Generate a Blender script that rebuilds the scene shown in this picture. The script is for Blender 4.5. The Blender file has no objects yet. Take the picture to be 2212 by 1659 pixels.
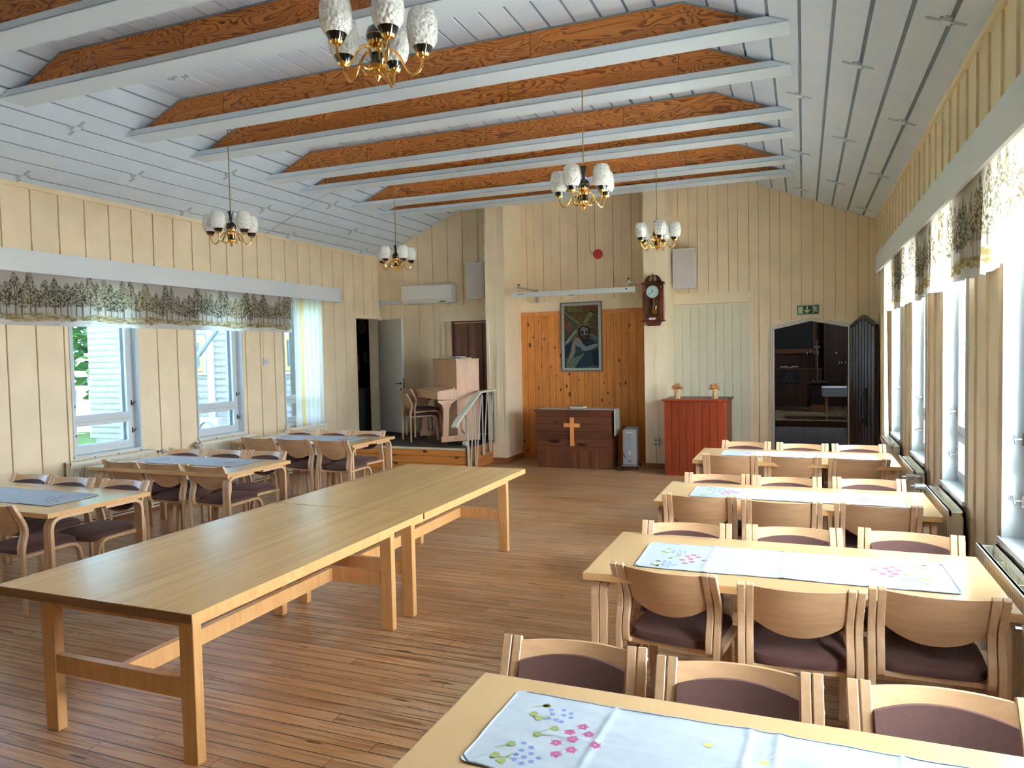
import bpy, bmesh, math, random
import numpy as np
from mathutils import Vector, Matrix
random.seed(7)
C = bpy.context.scene.collection
SC = bpy.context.scene
PI = math.pi
R = math.radians

# ------------------------------------------------------------------ camera
cam_d = bpy.data.cameras.new('camera'); cam = bpy.data.objects.new('camera', cam_d); C.objects.link(cam)
SC.camera = cam
_r = Vector((0.9285, 0.3709, -0.0205)); _u = Vector((0.0029, 0.0478, 0.9989)); _f = Vector((-0.3714, 0.9275, -0.0433))
mw = Matrix((( _r.x, _u.x, -_f.x, 0), (_r.y, _u.y, -_f.y, 0), (_r.z, _u.z, -_f.z, 1.97), (0, 0, 0, 1)))
cam.matrix_world = mw
cam_d.sensor_width = 36; cam_d.lens = 1575.0 / 2212 * 36; cam_d.clip_start = 0.05; cam_d.clip_end = 500

# ------------------------------------------------------------------ light and exposure
SC.view_settings.view_transform = 'Standard'; SC.view_settings.look = 'None'
SC.view_settings.exposure = 1.95; SC.view_settings.gamma = 1.0; SC.view_settings.use_curve_mapping = False
W = bpy.data.worlds.new('sky'); SC.world = W; W.use_nodes = True
wt = W.node_tree; wt.nodes.clear()
_o = wt.nodes.new('ShaderNodeOutputWorld'); _b = wt.nodes.new('ShaderNodeBackground')
_tc = wt.nodes.new('ShaderNodeTexCoord'); _sx = wt.nodes.new('ShaderNodeSeparateXYZ')
_cr = wt.nodes.new('ShaderNodeValToRGB')      # tint across the sky: blue in the west, hazy white in the east
_cr.color_ramp.elements[0].position = 0.15; _cr.color_ramp.elements[0].color = (0.62, 0.80, 1.0, 1)
_cr.color_ramp.elements[1].position = 0.9; _cr.color_ramp.elements[1].color = (0.92, 0.95, 1.0, 1)
_h = wt.nodes.new('ShaderNodeMath'); _h.operation = 'MULTIPLY_ADD'; _h.inputs[1].default_value = 0.5; _h.inputs[2].default_value = 0.5
_ms = wt.nodes.new('ShaderNodeMapRange'); _ms.interpolation_type = 'SMOOTHSTEP'; _ms.inputs[1].default_value = 0.0; _ms.inputs[2].default_value = 0.9
_ms.inputs[3].default_value = 4.5; _ms.inputs[4].default_value = 15.0      # the haze glows towards the sun side
wt.links.new(_tc.outputs['Generated'], _sx.inputs[0]); wt.links.new(_sx.outputs[0], _h.inputs[0]); wt.links.new(_sx.outputs[0], _ms.inputs[0])
wt.links.new(_h.outputs[0], _cr.inputs[0]); wt.links.new(_cr.outputs[0], _b.inputs[0]); _mw = wt.nodes.new('ShaderNodeMapRange'); _mw.interpolation_type = 'SMOOTHSTEP'; _mw.inputs[1].default_value = -0.2; _mw.inputs[2].default_value = -0.95
_mw.inputs[3].default_value = 0.0; _mw.inputs[4].default_value = 9.0       # extra sky brightness added in the west to light the left tables
_ad = wt.nodes.new('ShaderNodeMath'); _ad.operation = 'ADD'
wt.links.new(_sx.outputs[0], _mw.inputs[0]); wt.links.new(_ms.outputs[0], _ad.inputs[0]); wt.links.new(_mw.outputs[0], _ad.inputs[1])
wt.links.new(_ad.outputs[0], _b.inputs[1])
wt.links.new(_b.outputs[0], _o.inputs[0])
SC.cycles.max_bounces = 10; SC.cycles.diffuse_bounces = 7; SC.cycles.glossy_bounces = 4; SC.cycles.transparent_max_bounces = 16
SC.cycles.sample_clamp_indirect = 6.0; SC.cycles.caustics_reflective = False; SC.cycles.caustics_refractive = False

_sd = bpy.data.lights.new('sun', 'SUN'); _sd.energy = 230.0; _sd.angle = R(1.0); _sd.color = (1.0, 0.97, 0.92)
_so = bpy.data.objects.new('sun', _sd); C.objects.link(_so); _so.location = (0, 40, 30)
_so.rotation_euler = Vector((0.0, -1.0, -1.0)).to_track_quat('-Z', 'Y').to_euler()

# room numbers
XL, XR, YF, YB = -7.98, 1.067, 12.85, -1.6
ZW, ZC = 3.935, 4.745          # wall head, flat ceiling
XA, XB = -6.18, -0.89          # where the slopes meet the flat part
ST = 0.395                     # stage floor

def portal(x, y, z, sx, sz, rz):
    d = bpy.data.lights.new('daylight_portal', 'AREA'); d.shape = 'RECTANGLE'; d.size = sx; d.size_y = sz
    d.cycles.is_portal = True
    o = bpy.data.objects.new('daylight_portal', d); C.objects.link(o); o.location = (x, y, z)
    o.rotation_euler = (PI/2, 0, rz)
    return o

WL = [(2.2, 3.15), (4.1, 5.05), (6.01, 6.96), (7.91, 8.84), (9.80, 10.72)]
WR = [(2.12, 3.04), (4.00, 4.92), (5.93, 6.85), (7.76, 8.67), (9.64, 10.56)]
for a, b in WL: portal(XL-0.28, (a+b)/2, 1.86, b-a, 2.1, -PI/2)
for a, b in WR: portal(XR+0.28, (a+b)/2, 1.86, b-a, 2.1, PI/2)

# ------------------------------------------------------------------ materials
def new_mat(name):
    m = bpy.data.materials.new(name); m.use_nodes = True
    nt = m.node_tree
    return m, nt, nt.nodes['Principled BSDF']
def L(nt, a, b): nt.links.new(a, b)
def nn(nt, t, **kw):
    n = nt.nodes.new(t)
    for k, v in kw.items():
        if k.startswith('i_'): n.inputs[int(k[2:])].default_value = v
        else: setattr(n, k, v)
    return n
def math_(nt, op, a, b=None, c=None):
    n = nt.nodes.new('ShaderNodeMath'); n.operation = op
    for i, v in enumerate((a, b, c)):
        if v is None: continue
        if isinstance(v, (int, float)): n.inputs[i].default_value = v
        else: nt.links.new(v, n.inputs[i])
    return n.outputs[0]
def ramp(nt, fac, stops, interp='LINEAR'):
    n = nt.nodes.new('ShaderNodeValToRGB'); n.color_ramp.interpolation = interp
    e = n.color_ramp.elements
    while len(e) < len(stops): e.new(0.5)
    for i, (p, c) in enumerate(stops): e[i].position = p; e[i].color = (c[0], c[1], c[2], 1)
    nt.links.new(fac, n.inputs[0]); return n.outputs[0]
def mix(nt, fac, a, b, mode='MIX'):
    n = nt.nodes.new('ShaderNodeMix'); n.data_type = 'RGBA'; n.blend_type = mode
    for i, v in ((0, fac), (6, a), (7, b)):
        if isinstance(v, (int, float)): n.inputs[i].default_value = v
        elif isinstance(v, tuple): n.inputs[i].default_value = (v[0], v[1], v[2], 1)
        else: nt.links.new(v, n.inputs[i])
    return n.outputs[2]
def plain(name, c, rough=0.5, metal=0.0, noise=0.0, nscale=8.0, bump=0.0, sheen=0.0, coat=0.0, spec=0.5):
    m, nt, p = new_mat(name)
    p.inputs['Base Color'].default_value = (c[0], c[1], c[2], 1)
    p.inputs['Roughness'].default_value = rough; p.inputs['Metallic'].default_value = metal
    p.inputs['Specular IOR Level'].default_value = spec
    if sheen: p.inputs['Sheen Weight'].default_value = sheen; p.inputs['Sheen Tint'].default_value = (1.0, 0.75, 0.7, 1); p.inputs['Sheen Roughness'].default_value = 0.4
    if coat: p.inputs['Coat Weight'].default_value = coat; p.inputs['Coat Roughness'].default_value = 0.1
    tc = nn(nt, 'ShaderNodeTexCoord')
    n = nn(nt, 'ShaderNodeTexNoise'); n.inputs['Scale'].default_value = nscale; n.inputs['Detail'].default_value = 5
    L(nt, tc.outputs['Object'], n.inputs['Vector'])
    if noise:
        d = tuple(x*(1-noise) for x in c); l = tuple(min(1, x*(1+noise)) for x in c)
        L(nt, ramp(nt, n.outputs[0], [(0.3, d), (0.7, l)]), p.inputs['Base Color'])
    if bump:
        b = nn(nt, 'ShaderNodeBump'); b.inputs['Strength'].default_value = bump; b.inputs['Distance'].default_value = 0.01
        L(nt, n.outputs[0], b.inputs['Height']); L(nt, b.outputs[0], p.inputs['Normal'])
    return m
def wood(name, cd, cl, axis='x', g=(2.0, 30.0), rough=0.4, coat=0.0):
    m, nt, p = new_mat(name)
    tc = nn(nt, 'ShaderNodeTexCoord'); mp = nn(nt, 'ShaderNodeMapping')
    sc = [g[1]]*3; sc['xyz'.index(axis)] = g[0]
    mp.inputs['Scale'].default_value = sc
    L(nt, tc.outputs['Object'], mp.inputs[0])
    n = nn(nt, 'ShaderNodeTexNoise'); n.inputs['Scale'].default_value = 1; n.inputs['Detail'].default_value = 5; n.inputs['Distortion'].default_value = 0.7
    L(nt, mp.outputs[0], n.inputs['Vector'])
    L(nt, ramp(nt, n.outputs[0], [(0.28, cd), (0.66, cl)]), p.inputs['Base Color'])
    p.inputs['Roughness'].default_value = rough
    if coat: p.inputs['Coat Weight'].default_value = coat; p.inputs['Coat Roughness'].default_value = 0.15
    return m
def boards(name, across, along, width, cd, cl, gapc, rough=0.45, knots=0.0, knotc=(0.12, 0.03, 0.01), tone=0.25, g=(1.3, 22.0),
           joint=0.0, gapw=0.03, worn=None, kscale=(1.6, 6.0), coat=0.0, bump=0.25, glossvar=0.0):
    m, nt, p = new_mat(name)
    tc = nn(nt, 'ShaderNodeTexCoord'); s = nn(nt, 'ShaderNodeSeparateXYZ'); L(nt, tc.outputs['Object'], s.inputs[0])
    ac = s.outputs['xyz'.index(across)]; al = s.outputs['xyz'.index(along)]
    a = math_(nt, 'DIVIDE', ac, width); idx = math_(nt, 'FLOOR', a); fr = math_(nt, 'FRACT', a)
    wn = nn(nt, 'ShaderNodeTexWhiteNoise', noise_dimensions='1D'); L(nt, idx, wn.inputs['W'])
    rnd = wn.outputs['Value']
    lv = math_(nt, 'ADD', al, math_(nt, 'MULTIPLY', rnd, 13.7))
    seg = rnd
    if joint:
        jf = math_(nt, 'DIVIDE', lv, joint); jr = math_(nt, 'FRACT', jf)
        w2 = nn(nt, 'ShaderNodeTexWhiteNoise', noise_dimensions='2D')
        cb = nn(nt, 'ShaderNodeCombineXYZ'); L(nt, idx, cb.inputs[0]); L(nt, math_(nt, 'FLOOR', jf), cb.inputs[1]); L(nt, cb.outputs[0], w2.inputs['Vector'])
        seg = w2.outputs['Value']
    cv = nn(nt, 'ShaderNodeCombineXYZ')
    L(nt, math_(nt, 'MULTIPLY', lv, g[0]), cv.inputs[0]); L(nt, math_(nt, 'MULTIPLY', ac, g[1]), cv.inputs[1]); L(nt, math_(nt, 'MULTIPLY', seg, 9.0), cv.inputs[2])
    n = nn(nt, 'ShaderNodeTexNoise'); n.inputs['Scale'].default_value = 1; n.inputs['Detail'].default_value = 6; n.inputs['Distortion'].default_value = 1.2
    L(nt, cv.outputs[0], n.inputs['Vector'])
    col = ramp(nt, n.outputs[0], [(0.3, cd), (0.62, cl)])
    t = math_(nt, 'ADD', math_(nt, 'MULTIPLY', seg, tone), 1.0-tone*0.55)
    tcb = nn(nt, 'ShaderNodeCombineXYZ')
    for i in range(3): L(nt, t, tcb.inputs[i])
    col = mix(nt, 1.0, col, tcb.outputs[0], 'MULTIPLY')
    if worn:
        wv = nn(nt, 'ShaderNodeTexNoise'); wv.inputs['Scale'].default_value = 0.9; wv.inputs['Detail'].default_value = 5; wv.inputs['Distortion'].default_value = 0.5
        L(nt, tc.outputs['Object'], wv.inputs['Vector'])
        wf = ramp(nt, wv.outputs[0], [(0.42, (0, 0, 0)), (0.66, (1, 1, 1))])
        wf2 = math_(nt, 'MULTIPLY', wf, math_(nt, 'GREATER_THAN', n.outputs[0], 0.46))
        col = mix(nt, math_(nt, 'MULTIPLY', wf2, 0.75), col, worn)
    if knots:
        kv = nn(nt, 'ShaderNodeCombineXYZ'); L(nt, math_(nt, 'MULTIPLY', lv, kscale[0]), kv.inputs[0]); L(nt, math_(nt, 'MULTIPLY', ac, kscale[1]), kv.inputs[1])
        vo = nn(nt, 'ShaderNodeTexVoronoi'); vo.inputs['Scale'].default_value = 1.0; L(nt, kv.outputs[0], vo.inputs['Vector'])
        kr = nn(nt, 'ShaderNodeSeparateColor'); L(nt, vo.outputs['Color'], kr.inputs[0])
        th = math_(nt, 'MULTIPLY', kr.outputs[0], knots)
        kf = math_(nt, 'SUBTRACT', 1.0, math_(nt, 'DIVIDE', vo.outputs['Distance'], math_(nt, 'ADD', th, 0.001)))
        kf = math_(nt, 'MINIMUM', math_(nt, 'MAXIMUM', math_(nt, 'MULTIPLY', kf, 3.0), 0.0), 1.0)
        col = mix(nt, kf, col, knotc)
    gp = math_(nt, 'MAXIMUM', math_(nt, 'LESS_THAN', fr, gapw), math_(nt, 'GREATER_THAN', fr, 1-gapw))
    if joint: gp = math_(nt, 'MAXIMUM', gp, math_(nt, 'LESS_THAN', jr, 0.0035/joint))
    col = mix(nt, gp, col, gapc)
    L(nt, col, p.inputs['Base Color'])
    p.inputs['Roughness'].default_value = rough
    if glossvar:
        L(nt, math_(nt, 'ADD', math_(nt, 'MULTIPLY', n.outputs[0], glossvar), rough-glossvar*0.5), p.inputs['Roughness'])
    if coat: p.inputs['Coat Weight'].default_value = coat; p.inputs['Coat Roughness'].default_value = 0.25
    b = nn(nt, 'ShaderNodeBump'); b.inputs['Strength'].default_value = bump; b.inputs['Distance'].default_value = 0.004
    h = math_(nt, 'SUBTRACT', math_(nt, 'MULTIPLY', n.outputs[0], 0.25), gp)
    L(nt, h, b.inputs['Height']); L(nt, b.outputs[0], p.inputs['Normal'])
    return m
def plywood(name):
    m, nt, p = new_mat(name)
    tc = nn(nt, 'ShaderNodeTexCoord'); s = nn(nt, 'ShaderNodeSeparateXYZ'); L(nt, tc.outputs['Object'], s.inputs[0])
    oi = nn(nt, 'ShaderNodeObjectInfo'); ol = nn(nt, 'ShaderNodeSeparateXYZ'); L(nt, oi.outputs['Location'], ol.inputs[0])
    sh = math_(nt, 'ADD', math_(nt, 'DIVIDE', s.outputs[0], 1.7), math_(nt, 'MULTIPLY', ol.outputs[1], 0.37)); si = math_(nt, 'FLOOR', sh)
    wn = nn(nt, 'ShaderNodeTexWhiteNoise', noise_dimensions='1D'); L(nt, si, wn.inputs['W'])
    cv = nn(nt, 'ShaderNodeCombineXYZ')
    L(nt, math_(nt, 'MULTIPLY', s.outputs[0], 1.3), cv.inputs[0]); L(nt, math_(nt, 'MULTIPLY', s.outputs[2], 6.0), cv.inputs[1])
    L(nt, math_(nt, 'ADD', math_(nt, 'MULTIPLY', wn.outputs[0], 31.0), math_(nt, 'MULTIPLY', ol.outputs[1], 5.3)), cv.inputs[2])
    n = nn(nt, 'ShaderNodeTexNoise'); n.inputs['Scale'].default_value = 1.0; n.inputs['Detail'].default_value = 2.2; n.inputs['Distortion'].default_value = 0.9
    n.inputs['Roughness'].default_value = 0.45
    L(nt, cv.outputs[0], n.inputs['Vector'])
    f = math_(nt, 'FRACT', math_(nt, 'MULTIPLY', n.outputs[0], 19.0))
    lt = (0.60, 0.225, 0.045); dk = (0.25, 0.070, 0.014)
    c = ramp(nt, f, [(0.0, lt), (0.50, (0.54, 0.185, 0.036)), (0.66, dk), (0.86, dk), (0.93, lt)])
    sf = math_(nt, 'LESS_THAN', math_(nt, 'FRACT', sh), 0.004)
    c = mix(nt, sf, c, (0.12, 0.04, 0.01))
    L(nt, c, p.inputs['Base Color']); p.inputs['Roughness'].default_value = 0.42
    return m
def attr_mat(name, rough=0.8, translucent=0.0, bump=0.0):
    m, nt, p = new_mat(name)
    a = nn(nt, 'ShaderNodeAttribute'); a.attribute_name = 'Col'
    L(nt, a.outputs['Color'], p.inputs['Base Color']); p.inputs['Roughness'].default_value = rough; p.inputs['Specular IOR Level'].default_value = 0.2
    if translucent:
        t = nn(nt, 'ShaderNodeBsdfTranslucent'); L(nt, a.outputs['Color'], t.inputs[0])
        mx = nn(nt, 'ShaderNodeMixShader'); mx.inputs[0].default_value = translucent
        L(nt, p.outputs[0], mx.inputs[1]); L(nt, t.outputs[0], mx.inputs[2])
        L(nt, mx.outputs[0], nt.nodes['Material Output'].inputs[0])
    return m
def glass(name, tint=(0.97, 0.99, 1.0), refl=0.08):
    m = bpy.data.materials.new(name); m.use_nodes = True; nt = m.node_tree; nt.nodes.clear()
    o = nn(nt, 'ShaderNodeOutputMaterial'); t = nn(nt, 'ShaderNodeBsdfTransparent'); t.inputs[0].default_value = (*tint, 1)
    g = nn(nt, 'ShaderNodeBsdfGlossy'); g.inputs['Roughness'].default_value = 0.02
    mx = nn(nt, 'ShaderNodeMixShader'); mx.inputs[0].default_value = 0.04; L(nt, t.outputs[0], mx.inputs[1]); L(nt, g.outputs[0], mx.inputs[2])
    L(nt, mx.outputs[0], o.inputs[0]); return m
def sheer(name, c, tr=0.35, tl=0.5):
    m = bpy.data.materials.new(name); m.use_nodes = True; nt = m.node_tree; nt.nodes.clear()
    o = nn(nt, 'ShaderNodeOutputMaterial'); t = nn(nt, 'ShaderNodeBsdfTransparent')
    d = nn(nt, 'ShaderNodeBsdfDiffuse'); d.inputs[0].default_value = (*c, 1)
    l = nn(nt, 'ShaderNodeBsdfTranslucent'); l.inputs[0].default_value = (*c, 1)
    a = nn(nt, 'ShaderNodeMixShader'); a.inputs[0].default_value = tl; L(nt, d.outputs[0], a.inputs[1]); L(nt, l.outputs[0], a.inputs[2])
    b = nn(nt, 'ShaderNodeMixShader'); b.inputs[0].default_value = tr; L(nt, a.outputs[0], b.inputs[1]); L(nt, t.outputs[0], b.inputs[2])
    L(nt, b.outputs[0], o.inputs[0]); return m

M = {}
M['wall'] = plain('cream_wall_paint', (0.84, 0.70, 0.49), 0.5, noise=0.06, nscale=2.5)
M['nearwall'] = plain('tan_near_wall', (0.40, 0.26, 0.15), 0.6)
M['joint'] = plain('dark_board_joint', (0.42, 0.31, 0.18), 0.8)  # slots between wall boards, darker than the wall paint
M['wall_plain'] = plain('cream_pillar_paint', (0.85, 0.73, 0.52), 0.45, noise=0.04, nscale=3)
M['panel_door'] = plain('pale_panel_paint', (0.72, 0.70, 0.55), 0.45, noise=0.03, nscale=3)
M['ceil'] = plain('pale_blue_ceiling_paint', (0.68, 0.79, 0.92), 0.4, noise=0.03, nscale=3)
M['groove'] = plain('ceiling_groove_paint', (0.22, 0.29, 0.35), 0.6)
M['clipgrey'] = plain('shaded_clip_grey', (0.42, 0.50, 0.57), 0.5)  # grey stands in for the shaded faces of the clip bars
M['white'] = plain('white_paint', (0.68, 0.80, 0.90), 0.35)
M['framewhite'] = plain('warm_white_door_frame', (0.74, 0.71, 0.62), 0.4)
M['heater'] = plain('grey_heater_enamel', (0.36, 0.37, 0.38), 0.35)
M['winwhite'] = plain('window_white_paint', (0.60, 0.65, 0.67), 0.35)
M['pelmet'] = plain('white_pelmet_board', (0.72, 0.76, 0.79), 0.45)
M['floor'] = boards('worn_pine_floor', 'y', 'x', 0.094, (0.27, 0.118, 0.045), (0.47, 0.245, 0.105), (0.05, 0.028, 0.015), rough=0.33, knots=0.16,
                    knotc=(0.10, 0.04, 0.018), tone=0.38, g=(1.6, 42.0), joint=3.4, gapw=0.035, worn=(0.56, 0.40, 0.25), kscale=(1.5, 10.6), bump=0.35, glossvar=0.25)
M['pine'] = boards('knotty_pine_panelling', 'x', 'z', 0.137, (0.52, 0.175, 0.032), (0.68, 0.265, 0.058), (0.22, 0.07, 0.02), rough=0.38, knots=0.27,
                   knotc=(0.12, 0.030, 0.008), tone=0.12, g=(1.6, 22.0), gapw=0.028, kscale=(5.0, 9.5))
M['stagepine'] = boards('stage_front_pine', 'z', 'x', 0.128, (0.50, 0.170, 0.032), (0.66, 0.265, 0.062), (0.12, 0.03, 0.01), rough=0.35, knots=0.34, knotc=(0.10, 0.02, 0.006), tone=0.15, g=(1.2, 24), kscale=(4.0, 9.0))
M['stageside'] = boards('stage_side_pine', 'z', 'y', 0.128, (0.38, 0.12, 0.028), (0.52, 0.20, 0.05), (0.10, 0.03, 0.01), rough=0.35, knots=0.3, tone=0.25, g=(1.2, 24), joint=0.5, kscale=(2.4, 7.8))
M['altar'] = boards('dark_stained_pine', 'z', 'x', 0.125, (0.085, 0.026, 0.012), (0.14, 0.045, 0.02), (0.02, 0.006, 0.003), rough=0.35, knots=0.25, knotc=(0.02, 0.006, 0.003), tone=0.4, g=(1.4, 26))
M['altar_v'] = boards('dark_stained_pine_upright', 'x', 'z', 0.062, (0.085, 0.026, 0.012), (0.17, 0.055, 0.022), (0.03, 0.008, 0.004), rough=0.35, tone=0.5, g=(1.4, 30))
M['redwood'] = boards('red_stained_boards', 'x', 'z', 0.1145, (0.19, 0.026, 0.007), (0.27, 0.040, 0.009), (0.05, 0.008, 0.004), rough=0.35, tone=0.3, g=(1.6, 22), gapw=0.04)
M['redplain'] = wood('red_stained_wood', (0.22, 0.024, 0.007), (0.30, 0.038, 0.009), 'x', rough=0.35)
M['base'] = wood('brown_baseboard_wood', (0.24, 0.08, 0.03), (0.34, 0.13, 0.05), 'x', rough=0.4)
M['crossw'] = wood('orange_cross_wood', (0.50, 0.17, 0.04), (0.70, 0.30, 0.09), 'z', rough=0.4)
M['ply'] = plywood('beam_plywood')
M['beech'] = wood('lacquered_beech', (0.58, 0.36, 0.20), (0.70, 0.47, 0.28), 'z', (3, 42), 0.32)
M['beechback'] = wood('lacquered_beech_panel', (0.52, 0.305, 0.155), (0.62, 0.385, 0.21), 'x', (2, 24), 0.3)
M['ttop'] = plain('birch_laminate', (0.59, 0.40, 0.20), 0.16, noise=0.02, nscale=5)
M['tedge'] = wood('beech_table_edge', (0.56, 0.31, 0.12), (0.66, 0.39, 0.17), 'x', (2, 40), 0.35)
M['longtop'] = boards('oiled_birch_planks', 'x', 'y', 0.045, (0.58, 0.345, 0.135), (0.67, 0.42, 0.175), (0.50, 0.29, 0.11), rough=0.26, tone=0.14, g=(1.5, 30), gapw=0.02, bump=0.12, coat=0.3)
M['longleg'] = wood('golden_birch_wood', (0.60, 0.31, 0.11), (0.70, 0.40, 0.16), 'z', (2, 26), 0.33)
M['longend'] = wood('shaded_end_wood', (0.20, 0.095, 0.035), (0.28, 0.14, 0.055), 'x', (3, 30), 0.4)  # shade on the near end face, put into the wood colour
M['fabric'] = plain('brown_wool_fabric', (0.105, 0.045, 0.036), 0.85, noise=0.25, nscale=500, bump=0.3, sheen=0.15)
M['cloth'] = plain('white_linen', (0.44, 0.50, 0.55), 0.75, noise=0.03, nscale=30, bump=0.05)
M['pinkp'] = plain('pink_print', (0.50, 0.11, 0.28), 0.8); M['bluep'] = plain('blue_print', (0.19, 0.27, 0.55), 0.8)
M['greenp'] = plain('green_print', (0.30, 0.36, 0.12), 0.8); M['yelp'] = plain('yellow_print', (0.80, 0.74, 0.18), 0.8)
M['greyp'] = plain('faint_grey_print', (0.62, 0.66, 0.76), 0.8)
M['brass'] = plain('polished_brass', (0.78, 0.46, 0.13), 0.18, metal=1.0)
M['black'] = plain('black_lacquer', (0.008, 0.006, 0.006), 0.12, coat=0.8)
M['rod'] = plain('brass_rod', (0.42, 0.30, 0.12), 0.35, metal=0.8)
M['steel'] = plain('chromed_steel', (0.62, 0.63, 0.64), 0.2, metal=1.0)
M['darkmetal'] = plain('dark_metal', (0.05, 0.05, 0.05), 0.45, metal=0.6)
M['rad'] = plain('cream_radiator_enamel', (0.80, 0.77, 0.66), 0.35)
M['greywhite'] = plain('light_grey_plastic', (0.68, 0.69, 0.69), 0.4)
M['speaker'] = plain('pale_grey_speaker_cloth', (0.60, 0.58, 0.58), 0.7)
M['ac'] = plain('white_glossy_plastic', (0.82, 0.82, 0.78), 0.12)
M['pad'] = plain('lid_grey', (0.20, 0.20, 0.21), 0.5)
M['dark'] = plain('near_black', (0.012, 0.011, 0.011), 0.6)
M['stagefloor'] = plain('dark_stage_linoleum', (0.028, 0.027, 0.028), 0.38)
M['redbell'] = plain('red_enamel', (0.40, 0.02, 0.015), 0.3)
M['cable'] = plain('beige_cable', (0.62, 0.55, 0.42), 0.5)
M['piano'] = wood('pale_beech_piano_veneer', (0.52, 0.29, 0.16), (0.60, 0.35, 0.20), 'z', (1.5, 14), 0.4)
M['folddoor'] = wood('brown_folding_door_veneer', (0.16, 0.050, 0.022), (0.23, 0.075, 0.032), 'z', (1.5, 14), 0.4)
M['apsedoor'] = wood('dark_tarred_wood', (0.020, 0.009, 0.006), (0.045, 0.020, 0.012), 'z', (1.5, 20), 0.25)
M['mahog'] = wood('mahogany_clock_wood', (0.060, 0.014, 0.008), (0.10, 0.024, 0.012), 'z', (2, 30), 0.28)
M['dial'] = plain('pale_dial', (0.45, 0.62, 0.62), 0.3)
M['green'] = plain('exit_sign_green', (0.01, 0.06, 0.03), 0.4); M['signw'] = plain('luminous_sign_white', (0.55, 0.62, 0.42), 0.5)
M['doorblue'] = plain('pale_grey_door_paint', (0.58, 0.55, 0.52), 0.32)
M['frame_s'] = plain('silver_picture_frame', (0.42, 0.42, 0.38), 0.4, metal=0.3); M['frame_d'] = plain('grey_frame_edge', (0.11, 0.13, 0.12), 0.4)
M['straw'] = plain('dry_straw', (0.55, 0.28, 0.10), 0.7); M['strawl'] = plain('pale_straw', (0.62, 0.40, 0.20), 0.7)
M['page'] = plain('book_pages', (0.55, 0.52, 0.42), 0.7)
M['linen_s'] = plain('off_white_altar_cloth', (0.52, 0.50, 0.44), 0.8)
M['railw'] = plain('cream_handrail_paint', (0.62, 0.63, 0.50), 0.35)
M['railm'] = plain('grey_painted_bars', (0.46, 0.43, 0.36), 0.4)
M['glass'] = glass('window_glass')
M['glass_l'] = glass('dimming_window_glass', (0.61, 0.64, 0.67))  # left panes only: added dark tint that dims the bright outdoors
M['valance'] = attr_mat('printed_valance_fabric', 0.8, 0.38)
M['canvas'] = attr_mat('painted_canvas', 0.6)
M['sheer'] = sheer('white_sheer_curtain', (0.90, 0.92, 0.86), 0.12, 0.62)
M['sheery'] = sheer('yellow_sheer_band', (0.90, 0.72, 0.36), 0.08, 0.55)
M['shade'] = None
def shade_mat():
    m, nt, p = new_mat('embossed_white_glass')
    p.inputs['Base Color'].default_value = (0.92, 0.93, 0.90, 1); p.inputs['Roughness'].default_value = 0.18
    p.inputs['Transmission Weight'].default_value = 0.0; p.inputs['Coat Weight'].default_value = 0.4
    tc = nn(nt, 'ShaderNodeTexCoord'); v = nn(nt, 'ShaderNodeTexVoronoi'); v.inputs['Scale'].default_value = 46; v.feature = 'F1'
    L(nt, tc.outputs['Object'], v.inputs['Vector'])
    b = nn(nt, 'ShaderNodeBump'); b.inputs['Strength'].default_value = 0.8; b.inputs['Distance'].default_value = 0.018; b.invert = True
    L(nt, v.outputs['Distance'], b.inputs['Height']); L(nt, b.outputs[0], p.inputs['Normal'])
    return m
M['shade'] = shade_mat()
# outside
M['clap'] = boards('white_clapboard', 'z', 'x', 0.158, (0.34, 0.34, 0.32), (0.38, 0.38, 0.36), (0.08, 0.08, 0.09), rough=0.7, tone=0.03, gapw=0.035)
M['grass'] = plain('summer_grass', (0.16, 0.26, 0.07), 0.9, noise=0.4, nscale=3)
M['leaf'] = plain('green_foliage', (0.10, 0.22, 0.10), 0.8, noise=0.4, nscale=4)
M['yelframe'] = plain('yellow_window_frame', (0.62, 0.45, 0.16), 0.5)
M['bluepane'] = plain('blue_reflecting_pane', (0.12, 0.20, 0.28), 0.1)
M['bluegrey'] = plain('blue_grey_metal', (0.28, 0.38, 0.44), 0.4)
M['asphalt'] = plain('dark_asphalt', (0.07, 0.07, 0.075), 0.9, noise=0.2, nscale=8)
M['gravel'] = plain('pale_gravel', (0.44, 0.43, 0.40), 0.9, noise=0.2, nscale=8)
M['stone'] = plain('grey_stone', (0.35, 0.36, 0.36), 0.8, noise=0.3, nscale=6)
M['tile'] = boards('grey_floor_tiles', 'x', 'y', 0.3, (0.10, 0.10, 0.11), (0.14, 0.135, 0.14), (0.05, 0.05, 0.05), rough=0.5, tone=0.2, g=(3, 3), joint=0.3)
M['chapfloor'] = boards('pale_chapel_floor', 'x', 'y', 0.16, (0.22, 0.17, 0.10), (0.32, 0.25, 0.15), (0.10, 0.07, 0.04), rough=0.4, tone=0.3, g=(1.5, 16), joint=0.5)
M['chapwall'] = boards('dark_chapel_boards', 'x', 'z', 0.14, (0.045, 0.018, 0.010), (0.075, 0.030, 0.016), (0.015, 0.006, 0.004), rough=0.5, tone=0.4)
M['brownw'] = wood('brown_trim_wood', (0.12, 0.05, 0.02), (0.18, 0.075, 0.03), 'x', rough=0.5)
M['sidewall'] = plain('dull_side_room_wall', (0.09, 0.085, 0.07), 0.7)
M['corkish'] = plain('brown_board', (0.16, 0.07, 0.03), 0.7)
M['paper'] = plain('white_paper', (0.6, 0.6, 0.58), 0.7)

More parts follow.
